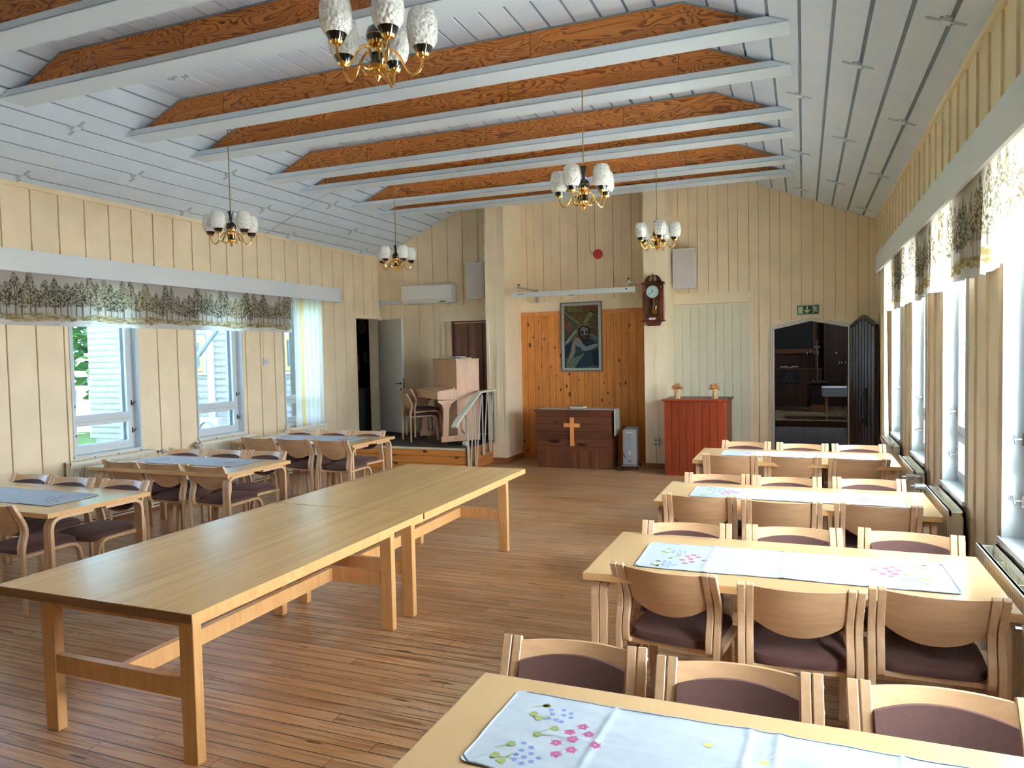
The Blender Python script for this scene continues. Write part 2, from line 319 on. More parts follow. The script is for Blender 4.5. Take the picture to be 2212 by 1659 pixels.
# ------------------------------------------------------------------ mesh helpers
class MB:
    def __init__(s): s.bm = bmesh.new(); s.mi = 0
    def face(s, vs):
        try:
            f = s.bm.faces.new(vs); f.material_index = s.mi; return f
        except ValueError: return None
    def hexa(s, p):            # 8 points: bottom 4 ccw, top 4 ccw
        v = [s.bm.verts.new(q) for q in p]
        for a in ((3, 2, 1, 0), (4, 5, 6, 7), (0, 1, 5, 4), (1, 2, 6, 5), (2, 3, 7, 6), (3, 0, 4, 7)): s.face([v[i] for i in a])
        return v
    def box(s, x0, x1, y0, y1, z0, z1, mat=None):
        p = [(x0, y0, z0), (x1, y0, z0), (x1, y1, z0), (x0, y1, z0), (x0, y0, z1), (x1, y0, z1), (x1, y1, z1), (x0, y1, z1)]
        if mat is not None: p = [tuple(mat @ Vector(q)) for q in p]
        s.hexa(p); return s
    def prism(s, poly, a0, a1, axis='y'):   # poly list of 2-D points, extruded along axis
        def P(q, t):
            return {'y': (q[0], t, q[1]), 'x': (t, q[0], q[1]), 'z': (q[0], q[1], t)}[axis]
        A = [s.bm.verts.new(P(q, a0)) for q in poly]; B = [s.bm.verts.new(P(q, a1)) for q in poly]
        n = len(poly); s.face(A[::-1]); s.face(B)
        for i in range(n): s.face([A[i], A[(i+1) % n], B[(i+1) % n], B[i]])
        return s
    def ribbon(s, pts, th, x0, x1, ths=None):   # pts (y,z) centreline, extruded in x
        n = len(pts); a = []; b = []
        for i in range(n):
            p0 = pts[max(0, i-1)]; p1 = pts[min(n-1, i+1)]
            d = Vector((p1[0]-p0[0], p1[1]-p0[1])).normalized(); nx, nz = -d.y, d.x
            t = (ths[i] if ths else th)/2
            a.append((pts[i][0]+nx*t, pts[i][1]+nz*t)); b.append((pts[i][0]-nx*t, pts[i][1]-nz*t))
        V = [[s.bm.verts.new((x, q[0], q[1])) for q in l] for x in (x0, x1) for l in (a, b)]
        A0, B0, A1, B1 = V
        for i in range(n-1):
            s.face([A0[i], A0[i+1], A1[i+1], A1[i]]); s.face([B0[i+1], B0[i], B1[i], B1[i+1]])
            s.face([B0[i], B0[i+1], A0[i+1], A0[i]]); s.face([A1[i], A1[i+1], B1[i+1], B1[i]])
        s.face([A0[0], A1[0], B1[0], B0[0]]); s.face([B0[-1], B1[-1], A1[-1], A0[-1]])
        return s
    def tube(s, pts, r, seg=8, cap=True):
        pts = [Vector(p) for p in pts]; rings = []; up = None
        for i, p in enumerate(pts):
            d = (pts[min(i+1, len(pts)-1)]-pts[max(i-1, 0)]).normalized()
            if up is None:
                up = Vector((0, 0, 1)) if abs(d.z) < 0.9 else Vector((1, 0, 0))
            a = d.cross(up).normalized(); b = d.cross(a).normalized(); up = -b if False else up
            rr = r[i] if isinstance(r, (list, tuple)) else r
            rings.append([s.bm.verts.new(p + a*math.cos(2*PI*k/seg)*rr + b*math.sin(2*PI*k/seg)*rr) for k in range(seg)])
        for i in range(len(rings)-1):
            for k in range(seg): s.face([rings[i][k], rings[i][(k+1) % seg], rings[i+1][(k+1) % seg], rings[i+1][k]])
        if cap: s.face(rings[0][::-1]); s.face(rings[-1])
        return s
    def lathe(s, prof, cx=0, cy=0, cz=0, seg=20, flute=0.0, fn=0):
        rings = []
        for r, z in prof:
            if r < 1e-6: rings.append([s.bm.verts.new((cx, cy, cz+z))]); continue
            rg = []
            for k in range(seg):
                a = 2*PI*k/seg; q = r*(1+flute*math.cos(fn*a)) if flute else r
                rg.append(s.bm.verts.new((cx+q*math.cos(a), cy+q*math.sin(a), cz+z)))
            rings.append(rg)
        for i in range(len(rings)-1):
            A, B = rings[i], rings[i+1]
            for k in range(seg):
                if len(A) == 1 and len(B) == 1: continue
                if len(A) == 1: s.face([A[0], B[(k+1) % seg], B[k]])
                elif len(B) == 1: s.face([A[k], A[(k+1) % seg], B[0]])
                else: s.face([A[k], A[(k+1) % seg], B[(k+1) % seg], B[k]])
        return s
    def disc(s, c, r, axis='y', th=0.004, seg=24):   # short cylinder facing -axis
        c = Vector(c); ax = {'x': (Vector((0, 1, 0)), Vector((0, 0, 1)), Vector((1, 0, 0))), 'y': (Vector((1, 0, 0)), Vector((0, 0, 1)), Vector((0, 1, 0))), 'z': (Vector((1, 0, 0)), Vector((0, 1, 0)), Vector((0, 0, 1)))}[axis]
        A = [s.bm.verts.new(c+ax[0]*r*math.cos(2*PI*k/seg)+ax[1]*r*math.sin(2*PI*k/seg)-ax[2]*th/2) for k in range(seg)]
        B = [s.bm.verts.new(v.co+ax[2]*th) for v in A]
        s.face(A); s.face(B[::-1])
        for k in range(seg): s.face([A[k], A[(k+1) % seg], B[(k+1) % seg], B[k]])
        return s
    def bevel(s, off, seg=1, ang=35):
        bmesh.ops.recalc_face_normals(s.bm, faces=s.bm.faces)
        es = [e for e in s.bm.edges if len(e.link_faces) == 2 and e.calc_face_angle(0) > R(ang)]
        bmesh.ops.bevel(s.bm, geom=es, offset=off, segments=seg, affect='EDGES', profile=0.6)
        return s
    def build(s, name, mats, parent=None, smooth=False, loc=None, rz=0):
        bmesh.ops.recalc_face_normals(s.bm, faces=s.bm.faces)
        me = bpy.data.meshes.new(name); s.bm.to_mesh(me); s.bm.free()
        if not isinstance(mats, (list, tuple)): mats = [mats]
        for m in mats: me.materials.append(m)
        if smooth:
            for p in me.polygons: p.use_smooth = True
            try: me.set_sharp_from_angle(angle=R(40))
            except Exception: pass
        o = bpy.data.objects.new(name, me); C.objects.link(o)
        if loc is not None: o.location = loc
        if rz: o.rotation_euler = (0, 0, rz)
        if parent: o.parent = parent
        return o
def bx(*a): return MB().box(*a)
def struct(o): o['kind'] = 'structure'; return o
def tag(o, label, cat, group=None):
    o['label'] = label; o['category'] = cat
    if group: o['group'] = group
    return o
def thing(name, label, cat, loc=(0, 0, 0), rz=0, group=None):
    o = bpy.data.objects.new(name, None); C.objects.link(o); o.location = loc; o.rotation_euler = (0, 0, rz)
    o.empty_display_size = 0.1
    return tag(o, label, cat, group)
def dup(root, loc, rz, label, group=None):
    def cp(o, par):
        c = o.copy(); C.objects.link(c)
        if par: c.parent = par; c.matrix_parent_inverse = o.matrix_parent_inverse.copy()
        for ch in KIDS.get(o.name, []): cp(ch, c)
        return c
    r = cp(root, None); r.location = loc; r.rotation_euler = (0, 0, rz); r['label'] = label
    if group: r['group'] = group
    return r
KIDS = {}
def register(root):       # remembers the children of a prototype for dup()
    for o in list(C.objects):
        if o.parent: 
            KIDS.setdefault(o.parent.name, [])
            if o not in KIDS[o.parent.name]: KIDS[o.parent.name].append(o)
def text_mesh(txt, size, name, mat, parent, loc, rot, extrude=0.0008):
    cu = bpy.data.curves.new('txt', 'FONT'); cu.body = txt; cu.size = size; cu.extrude = extrude; cu.align_x = 'CENTER'; cu.align_y = 'CENTER'
    t = bpy.data.objects.new('txt', cu); C.objects.link(t)
    dg = bpy.context.evaluated_depsgraph_get(); me = bpy.data.meshes.new_from_object(t.evaluated_get(dg))
    C.objects.unlink(t); bpy.data.objects.remove(t)
    me.materials.clear(); me.materials.append(mat)
    o = bpy.data.objects.new(name, me); C.objects.link(o); o.parent = parent; o.location = loc; o.rotation_euler = rot
    return o
def fillet(pts, rad, seg=6):
    out = [pts[0]]
    for i in range(1, len(pts)-1):
        p, a, b = Vector(pts[i]), Vector(pts[i-1]), Vector(pts[i+1]); r = rad[i-1] if isinstance(rad, (list, tuple)) else rad
        u = (a-p).normalized(); v = (b-p).normalized(); r = min(r, (a-p).length*0.49, (b-p).length*0.49)
        s, e = p+u*r, p+v*r
        for k in range(seg+1):
            t = k/seg; out.append(tuple(s*(1-t)**2 + p*2*t*(1-t) + e*t*t))
    out.append(pts[-1]); return out

# ------------------------------------------------------------------ the room shell
def slope_z(x):
    if x < XA: return ZW + (x-XL)*(ZC-ZW)/(XA-XL)
    if x > XB: return ZW + (XR-x)*(ZC-ZW)/(XR-XB)
    return ZC
struct(bx(XL-0.25, XR+0.25, YB-0.2, YF+0.3, -0.12, 0).build('floor', M['floor']))

def board_wall(name, mp, u0, u1, topf, openings, mat, thick=0.22, period=0.33, rw=0.176, rel=0.016, phase=0.0, extra=()):
    """mp(u, d, z) -> xyz with d = distance into the room from the wall face"""
    bp = {u0, u1}
    for o in openings:
        for q in o[:2]:
            if u0 < q < u1: bp.add(q)
    for q in extra: bp.add(q)
    k = math.floor((u0-phase)/period)-1
    while phase+k*period < u1+period:
        for q0 in (phase+k*period, phase+k*period+rw):
            for q in (q0-0.0035, q0+0.0035):
                if u0 < q < u1: bp.add(q)
        k += 1
    bp = sorted(bp); m = MB()
    for a, b in zip(bp[:-1], bp[1:]):
        if b-a < 1e-5: continue
        mid = (a+b)/2; ph_ = (mid-phase) % period; raised = ph_ < rw; slot = b-a < 0.0075 and min(ph_, period-ph_, abs(ph_-rw)) < 0.004
        m.mi = 1 if slot else 0
        holes = sorted([(o[2], o[3]) for o in openings if o[0] <= mid <= o[1]])
        z = 0.0; segs = []
        for h0, h1 in holes:
            if h0 > z: segs.append((z, h0))
            z = h1
        segs.append((z, None))
        for z0, z1 in segs:
            ta = topf(a) if z1 is None else z1; tb = topf(b) if z1 is None else z1
            if min(ta, tb) <= z0: continue
            d = -0.004 if slot else (rel if raised else 0.0)
            pts = [mp(a, d, z0), mp(b, d, z0), mp(b, -thick, z0), mp(a, -thick, z0), mp(a, d, ta), mp(b, d, tb), mp(b, -thick, tb), mp(a, -thick, ta)]
            m.hexa(pts)
    return m.build(name, [mat, M['joint']])
WZ0, WZ1 = 0.82, 2.93
opL = [(a, b, WZ0, WZ1) for a, b in WL] + [(11.90, 12.74, ST, 2.70)]
opR = [(a, b, WZ0, WZ1) for a, b in WR]
struct(board_wall('wall_left', lambda u, d, z: (XL+d-0.016, u, z), YB, YF, lambda u: ZW+0.1, opL, M['wall'], phase=0.02))
struct(board_wall('wall_right', lambda u, d, z: (XR-d+0.016, u, z), YB, YF, lambda u: ZW+0.1, opR, M['wall'], phase=0.11))
PL, PRr = (-5.28, -4.92), (-2.44, -2.08)     # pillars
ops = [(-6.43, -5.28, ST, 2.62), (-0.45, 0.66, 0.0, 2.395), (-4.99, -2.44, 0, 2.90), (-2.08, -0.83, 0, 2.92), (-6.60, -5.28, 2.62, 2.90), (-6.60, -6.43, 0, 2.62), (-6.43, -5.28, 0, ST)]
wf = board_wall('wall_far', lambda u, d, z: (u, YF-d+0.016, z), XL-0.2, XR+0.2, lambda u: slope_z(min(max(u, XL), XR))+0.06, ops, M['wall'], phase=-0.03, extra=(XA, XB))
struct(wf)
# plain parts of the far wall: lintels, niche infill, gable piece of the church door
m = MB()
m.box(-4.99, -2.44, YF-0.03, YF+0.2, 2.71, 2.90)            # board band over the pine panel
m.box(-4.99, -2.44, YF+0.0, YF+0.2, 0, 2.71)
m.box(-2.10, -0.80, YF-0.03, YF+0.2, 2.735, 2.92)
m.box(-2.08, -0.83, YF+0.02, YF+0.2, 0, 2.74)
m.box(-6.60, -5.28, YF-0.03, YF+0.2, 2.68, 2.90)
m.box(-6.60, -6.53, YF-0.05, YF+0.2, 0, 2.60); m.box(-6.60, -5.28, YF-0.05, YF+0.2, 2.60, 2.68); m.box(-6.53, -6.41, YF+0.06, YF+0.2, 0, 2.60); m.box(-6.43, -5.28, YF, YF+0.2, 0, ST)
m.box(-0.83, -0.77, YF-0.02, YF+0.01, 0, 2.92)
o = m.build('panel_band', M['wall_plain'], wf)
struct(board_wall('wall_near', lambda u, d, z: (u, YB+d-0.016, z), XL-0.2, XR+0.2, lambda u: slope_z(min(max(u, XL), XR))+0.06, [], M['nearwall'], phase=0.05, extra=(XA, XB)))
# pillars
for nm, (a, b), yb in (('trim_1', PL, YF), ('trim_2', PRr, YF)):
    m = bx(a, b, 12.0, yb+0.1, 0, ZC+0.02)
    w = b-a
    m.box(a+w*0.46, a+w*0.60, 11.992, 12.0, 0.09, ZC); 
    if nm == 'trim_1': m.box(a-0.0, a+0.055, 11.985, 12.0, 0.09, ZC); m.box(b-0.03, b+0.008, 11.99, 12.02, 0.09, ZC)
    struct(m.build(nm, M['wall_plain']))
# pine panelling in the niche
pw = struct(bx(-4.985, -2.445, YF-0.045, YF, 0, 2.64).build('trim_3', M['pine']))
bx(-4.985, -2.445, YF-0.055, YF, 2.64, 2.71).build('top_rail', M['crossw'], pw)
# folding white panel behind the lectern
m = MB()
k = 0; x = -2.08
m.box(-2.08, -0.83, YF+0.0, YF+0.03, 0, 2.725)
while x < -0.84:
    m.box(x+0.004, min(x+0.133, -0.86), YF-0.012, YF, 0, 2.68); x += 0.138
m.box(-2.08, -0.83, YF-0.02, YF, 2.68, 2.73); m.box(-0.87, -0.83, YF-0.019, YF, 0, 2.68)
struct(m.build('door_3', M['panel_door']))
# baseboards
struct(bx(PL[0], PL[1]+0.012, 11.985, 12.0, 0, 0.09).build('baseboard_pillar_left', M['base']))
m = bx(PRr[0], PRr[1]+0.012, 11.985, 12.0, 0, 0.09); m.box(PRr[1], PRr[1]+0.012, 12.0, YF, 0, 0.09); struct(m.build('baseboard_pillar_right', M['base']))
m = bx(PL[1], PL[1]+0.012, 12.0, YF-0.045, 0, 0.09); struct(m.build('baseboard_niche', M['base']))
struct(bx(XL, XL+0.02, YB, 10.86, 0, 0.09).build('baseboard_left', M['base']))
struct(bx(XR-0.02, XR, YB, YF, 0, 0.09).build('baseboard_right', M['base']))

# ceiling: slopes and flat part, planks with recessed joints
ceil = MB()
def ceil_seg(x0, z0, x1, z1, start, pitch=0.225, gap=0.028, rec=0.014):
    Lx = x1-x0; n = Vector((-(z1-z0), Lx)).normalized()
    if n.y < 0: n = -n
    def P(x, up): 
        t = (x-x0)/Lx; return (x+n.x*up, z0+(z1-z0)*t+n.y*up)
    xs = [x0]; x = start
    cuts = []
    while x < x1-0.03:
        if x > x0+0.03: cuts.append(x)
        x += pitch
    prev = x0
    for c in cuts+[x1]:
        a = prev if prev == x0 else prev+gap/2
        b = c-gap/2 if c != x1 else x1
        ceil.mi = 0; ceil.prism([P(a, 0), P(b, 0), P(b, rec+0.002), P(a, rec+0.002)], YB-0.1, YF+0.05, 'y'); prev = c
    ceil.mi = 1; ceil.prism([P(x0, rec), P(x1, rec), P(x1, rec+0.02), P(x0, rec+0.02)], YB-0.1, YF+0.05, 'y')
    ceil.mi = 0; ceil.prism([P(x0, rec+0.02), P(x1, rec+0.02), P(x1, rec+0.2), P(x0, rec+0.2)], YB-0.3, YF+0.25, 'y')
    return cuts
cl = ceil_seg(XL-0.1, ZW-0.045, XA, ZC, -7.875, 0.221)
cc = ceil_seg(XA, ZC, XB, ZC, XA+0.12)
cr = ceil_seg(XB, ZC, XR+0.1, ZW-0.042, -0.70)
ceil.mi = 0
ceiling = struct(ceil.build('ceiling', [M['ceil'], M['groove']]))
struct(bx(XL-0.02, XL+0.022, YB, YF, ZW-0.045, ZW+0.03).build('trim_7', M['wall_plain']))
struct(bx(XR-0.022, XR+0.02, YB, YF, ZW-0.045, ZW+0.03).build('trim_8', M['wall_plain']))
def clip(x, y):
    s = 0.0
    if x < XA: s = math.atan2(ZC-ZW, XA-XL)
    if x > XB: s = -math.atan2(ZC-ZW, XR-XB)
    z = slope_z(x)
    m = MB(); m.mi = 1
    m.box(-0.125, -0.03, -0.018, 0.018, -0.004, 0.02); m.box(0.03, 0.125, -0.018, 0.018, -0.004, 0.02)
    m.mi = 0; m.box(-0.03, 0.03, -0.03, 0.03, -0.014, 0.02)
    m.mi = 1; m.box(-0.045, -0.022, -0.055, -0.03, -0.007, 0.02); m.box(0.022, 0.045, 0.03, 0.055, -0.007, 0.02); m.box(-0.014, 0.014, -0.085, -0.03, -0.006, 0.02)
    o = m.build('ceiling_clip', [M['ceil'], M['clipgrey']], ceiling)
    o.location = (x, y, z); o.rotation_euler = (0, -s, 0)
for (x, ys) in ((0.85, (3.2, 5.45, 7.70, 9.95, 12.3)), (-0.03, (5.45, 7.68, 9.9, 12.2)), (0.41, (4.3, 6.55, 8.79, 11.03)), (-7.87, (5.48, 7.73, 9.95, 12.1)),
                (-6.99, (5.46, 7.64, 9.88)), (-7.44, (4.4, 6.58, 8.84, 11.1)), (-5.72, (5.6,)), (-5.1, (6.6,)), (-3.2, (5.0, 7.6)), (-1.5, (6.7,))):
    for y in ys: clip(x, y)

# ------------------------------------------------------------------ windows
def window(n, side, y0, y1):
    s = -1 if side == 'L' else 1; X = XL if side == 'L' else XR
    def xb(m, d0, d1, a, b, z0, z1):      # d = distance outwards
        xs = sorted((X+s*d0, X+s*d1)); m.box(xs[0], xs[1], a, b, z0, z1)
    m = MB(); F = 0.045
    xb(m, -0.012, 0.22, y0, y0+0.02, WZ0, WZ1); xb(m, -0.012, 0.22, y1-0.02, y1, WZ0, WZ1); xb(m, 0, 0.22, y0, y1, WZ1-0.02, WZ1)
    xb(m, -0.03, 0.22, y0-0.01, y1+0.01, WZ0, WZ0+0.03)                                   # sill
    xb(m, 0.10, 0.2, y0+0.02, y0+0.02+F, WZ0+0.03, WZ1-0.02); xb(m, 0.10, 0.2, y1-0.02-F, y1-0.02, WZ0+0.03, WZ1-0.02)
    xb(m, 0.10, 0.2, y0+0.02+F, y1-0.02-F, WZ0+0.03, WZ0+0.075); xb(m, 0.10, 0.2, y0+0.02+F, y1-0.02-F, 1.235, 1.262)
    xb(m, 0.10, 0.2, y0+0.02+F, y1-0.02-F, WZ1-0.06, WZ1-0.02)
    root = struct(m.build('window_%d' % n, M['winwhite']))
    a, b = y0+0.02+F+0.004, y1-0.02-F-0.004
    for z0, z1 in ((WZ0+0.08, 1.233), (1.264, WZ1-0.062)):
        for d in (0.085, 0.175):
            m = MB(); w = 0.05
            xb(m, d, d+0.035, a, a+w, z0, z1); xb(m, d, d+0.035, b-w, b, z0, z1); xb(m, d, d+0.035, a+w, b-w, z0, z0+w); xb(m, d, d+0.035, a+w, b-w, z1-w, z1)
            sash = m.build('sash', M['winwhite'], root)
            m = MB(); xb(m, d+0.015, d+0.019, a+w-0.005, b-w+0.005, z0+w-0.005, z1-w+0.005)
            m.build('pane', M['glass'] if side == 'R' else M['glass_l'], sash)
        zl = z0+0.17 if z1 < 1.5 else 1.42
        for ys in (y0+0.06, y1-0.06):
            m = MB(); xx = X+s*0.075
            m.tube([(X+s*0.09, ys, zl), (xx-s*0.035, ys, zl)], 0.006, 6); m.tube([(xx-s*0.035, ys-0.02, zl-0.02), (xx-s*0.035, ys+0.02, zl+0.02)], 0.006, 6)
            m.tube([(X+s*0.082, ys, zl-0.035), (X+s*0.082, ys, zl+0.035)], 0.008, 6)
            m.build('latch', M['steel'] if side == 'R' else M['darkmetal'], root)
    return root
n = 1
for a, b in WL: window(n, 'L', a, b); n += 1
for a, b in WR: window(n, 'R', a, b); n += 1

# ------------------------------------------------------------------ beams
beamsY = [(3.72, 'nearest ceiling beam, crossing the top left corner of the photo'), (4.62, 'second ceiling beam from the camera, plywood web over white flange'),
          (5.97, 'third ceiling beam from the camera, behind the nearest chandelier'), (6.89, 'fourth ceiling beam from the camera, just behind two chandelier rods'),
          (8.20, 'fifth ceiling beam from the camera, orange plywood with white flange'), (8.98, 'sixth ceiling beam from the camera, orange plywood with white flange'),
          (10.30, 'second ceiling beam from the far wall, orange plywood web'), (11.10, 'ceiling beam closest to the far wall, orange plywood web')]
def xs_at(z): return (XL+(z-ZW)*(XA-XL)/(ZC-ZW), XR-(z-ZW)*(XR-XB)/(ZC-ZW))
for y, lab in beamsY:
    t = thing('ceiling_beam', lab, 'ceiling beam', ((XL+XR)/2, y+0.13, 4.41), 0, 'white flanged plywood beams across the ceiling')
    ox, oy, oz = (XL+XR)/2, y+0.13, 4.41
    a, b = xs_at(4.47); 
    web = MB().prism([(a-ox, 4.47-oz), (b-ox, 4.47-oz), (XB-ox, ZC-oz-0.004), (XA-ox, ZC-oz-0.004)], -0.045, 0.02, 'y').build('web', M['ply'], t)
    # thin strips along the web's edge
    m = MB()
    for (p, q) in (((a-ox, 4.47-oz), (XA-ox, ZC-oz)), ((XA-ox, ZC-oz), (XB-ox, ZC-oz)), ((XB-ox, ZC-oz), (b-ox, 4.47-oz))):
        d = Vector((q[0]-p[0], q[1]-p[1])).normalized(); nx = Vector((d.y, -d.x))*0.014
        m.prism([p, q, (q[0]+nx.x, q[1]+nx.y), (p[0]+nx.x, p[1]+nx.y)], -0.052, -0.045, 'y')
    m.build('edge_strip', M['groove'], t)
    a0, b0 = xs_at(4.41); a1, b1 = xs_at(4.475)
    m = MB().prism([(a0-ox+0.015, 0), (b0-ox-0.015, 0), (b1-ox-0.015, 0.065), (a1-ox+0.015, 0.065)], -0.13, 0.13, 'y')
    m.mi = 1; m.box(a0-ox+0.1, b0-ox-0.1, -0.132, -0.13, 0.008, 0.011)
    m.build('flange', [M['white'], M['groove']], t)

# ------------------------------------------------------------------ chandeliers
def arm_pts(ang, r=0.225):
    c, s = math.cos(ang), math.sin(ang)
    prof = [(0.10, -0.215), (0.075, -0.255), (0.035, -0.245), (0.035, -0.20), (0.045, -0.155), (0.075, -0.145), (0.11, -0.165), (0.14, -0.205), (0.175, -0.225), (0.205, -0.205), (0.225, -0.17), (0.228, -0.135)]
    return [(p[0]*r/0.225*c, p[0]*r/0.225*s, p[1]) for p in prof]
def smooth_pts(p, n=4):
    P = [Vector(q) for q in p]; out = []
    for i in range(len(P)-1):
        p0 = P[max(i-1, 0)]; p1 = P[i]; p2 = P[i+1]; p3 = P[min(i+2, len(P)-1)]
        for k in range(n):
            t = k/n
            out.append(0.5*((2*p1)+(-p0+p2)*t+(2*p0-5*p1+4*p2-p3)*t*t+(-p0+3*p1-3*p2+p3)*t**3))
    out.append(P[-1]); return out
def make_chandelier(loc, lab, a0, toz):
    t = thing('chandelier', lab, 'chandelier', loc, a0, 'five-armed brass chandeliers')
    MB().lathe([(0, toz), (0.045, toz), (0.05, toz-0.02), (0.01, toz-0.045), (0.0055, toz-0.05), (0.0055, 0.03), (0, 0.03)], seg=12).build('rod', M['rod'], t, True)
    m = MB().lathe([(0, 0.03), (0.034, 0.03), (0.032, 0.02), (0.020, -0.02), (0.016, -0.075), (0.022, -0.085), (0.045, -0.10), (0.056, -0.13), (0.056, -0.15), (0.045, -0.178), (0, -0.178)], seg=24)
    m.build('stem', M['black'], t, True)
    m = MB().lathe([(0, -0.170), (0.049, -0.168), (0.044, -0.185), (0.018, -0.200), (0.015, -0.225), (0.030, -0.228), (0, -0.228)], seg=40, flute=0.03, fn=20)
    m.lathe([(0.056, -0.137), (0.0575, -0.139), (0.056, -0.141)], seg=24)
    m.build('brass_collar', M['brass'], t, True)
    m = MB().lathe([(0, -0.288), (0.048, -0.288), (0.043, -0.305), (0.012, -0.318), (0.012, -0.335), (0.016, -0.34), (0, -0.365)], seg=40, flute=0.03, fn=20)
    m.build('bottom_finial', M['brass'], t, True)
    MB().lathe([(0, -0.228), (0.040, -0.230), (0.036, -0.258), (0.042, -0.288), (0, -0.288)], seg=20).build('drum', M['black'], t, True)
    for k in range(5):
        a = 2*PI*k/5; c, s = math.cos(a)*0.228, math.sin(a)*0.228
        pts = smooth_pts([(p[0], p[1], p[2]-0.06-0.045*min(1.0, max(0.0, (math.hypot(p[0], p[1])-0.08)/0.1))) for p in arm_pts(a)])
        arm = MB().tube(pts, 0.0065, 8).build('arm', M['brass'], t, True)
        MB().lathe([(0, -0.20), (0.026, -0.192), (0.034, -0.178), (0, -0.178)], c, s, -0.045, 32, 0.04, 16).build('drip_dish', M['brass'], arm, True)
        MB().lathe([(0, -0.180), (0.034, -0.180), (0.050, -0.150), (0.052, -0.142), (0, -0.142)], c, s, -0.045, 24).build('cup', M['black'], arm, True)
        sh = MB().lathe([(0.046, -0.148), (0.058, -0.142), (0.074, -0.115), (0.080, -0.07), (0.078, -0.02), (0.068, 0.025), (0.054, 0.042), (0.052, 0.040), (0.064, 0.022), (0.074, -0.02), (0.076, -0.07), (0.070, -0.112), (0.045, -0.138)], c, s, -0.045, 28)
        sh.build('shade', M['shade'], arm, True)
    return t
ch = [((-1.998, 3.25, 3.72), 'large nearest brass chandelier cut by the top edge of the photo', R(27)),
      ((-1.86, 6.5, 3.62), 'brass chandelier above the middle of the hall, right of centre', R(43)),
      ((-5.96, 6.5, 3.58), 'brass chandelier hanging over the left-hand tables, second in size on the left', R(61)),
      ((-1.77, 9.6, 3.61), 'small brass chandelier hanging in front of the wall clock pillar', R(3.4)),
      ((-5.68, 9.6, 3.58), 'small brass chandelier hanging left of the wall air conditioner', R(40))]
for l, lab, a in ch: make_chandelier(l, lab, a, ZC-l[2])

m = MB().tube([(-6.70, 9.47, 4.495), (-7.95, 9.42, 3.935)], 0.006, 5).build('ceiling_cable', M['winwhite']); tag(m, 'thin white cable along the ceiling slope beyond the left chandelier', 'cable')

# ------------------------------------------------------------------ pelmets, valances, curtains
def pelmet(name, lab, x0, x1, y0, y1):
    t = thing(name, lab, 'pelmet', ((x0+x1)/2, y1, 2.95))
    hx = (x1-x0)/2
    s = 1 if x1 < 0 else -1          # room side
    m = MB(); xf = hx*s
    m.box(*sorted((xf, xf-s*0.022)), y0-y1, 0, 0.0, 0.225); m.build('front_board', M['pelmet'], t)
    m = MB(); m.box(-hx, hx, y0-y1, 0, 0.225, 0.24); m.box(-hx+0.0, hx, -0.02, 0, 0, 0.225)
    m.build('top_board', M['pelmet'], t)
    MB().box(-0.012, 0.012, y0-y1, -0.03, 0.20, 0.224).build('curtain_rail', M['white'], t)
    return t
pelmet('pelmet', 'long white pelmet board above the left-hand windows', XL, XL+0.15, YB+0.05, 11.28)
pelmet('pelmet', 'long white pelmet board above the right-hand windows', XR-0.15, XR, YB+0.05, 11.20)

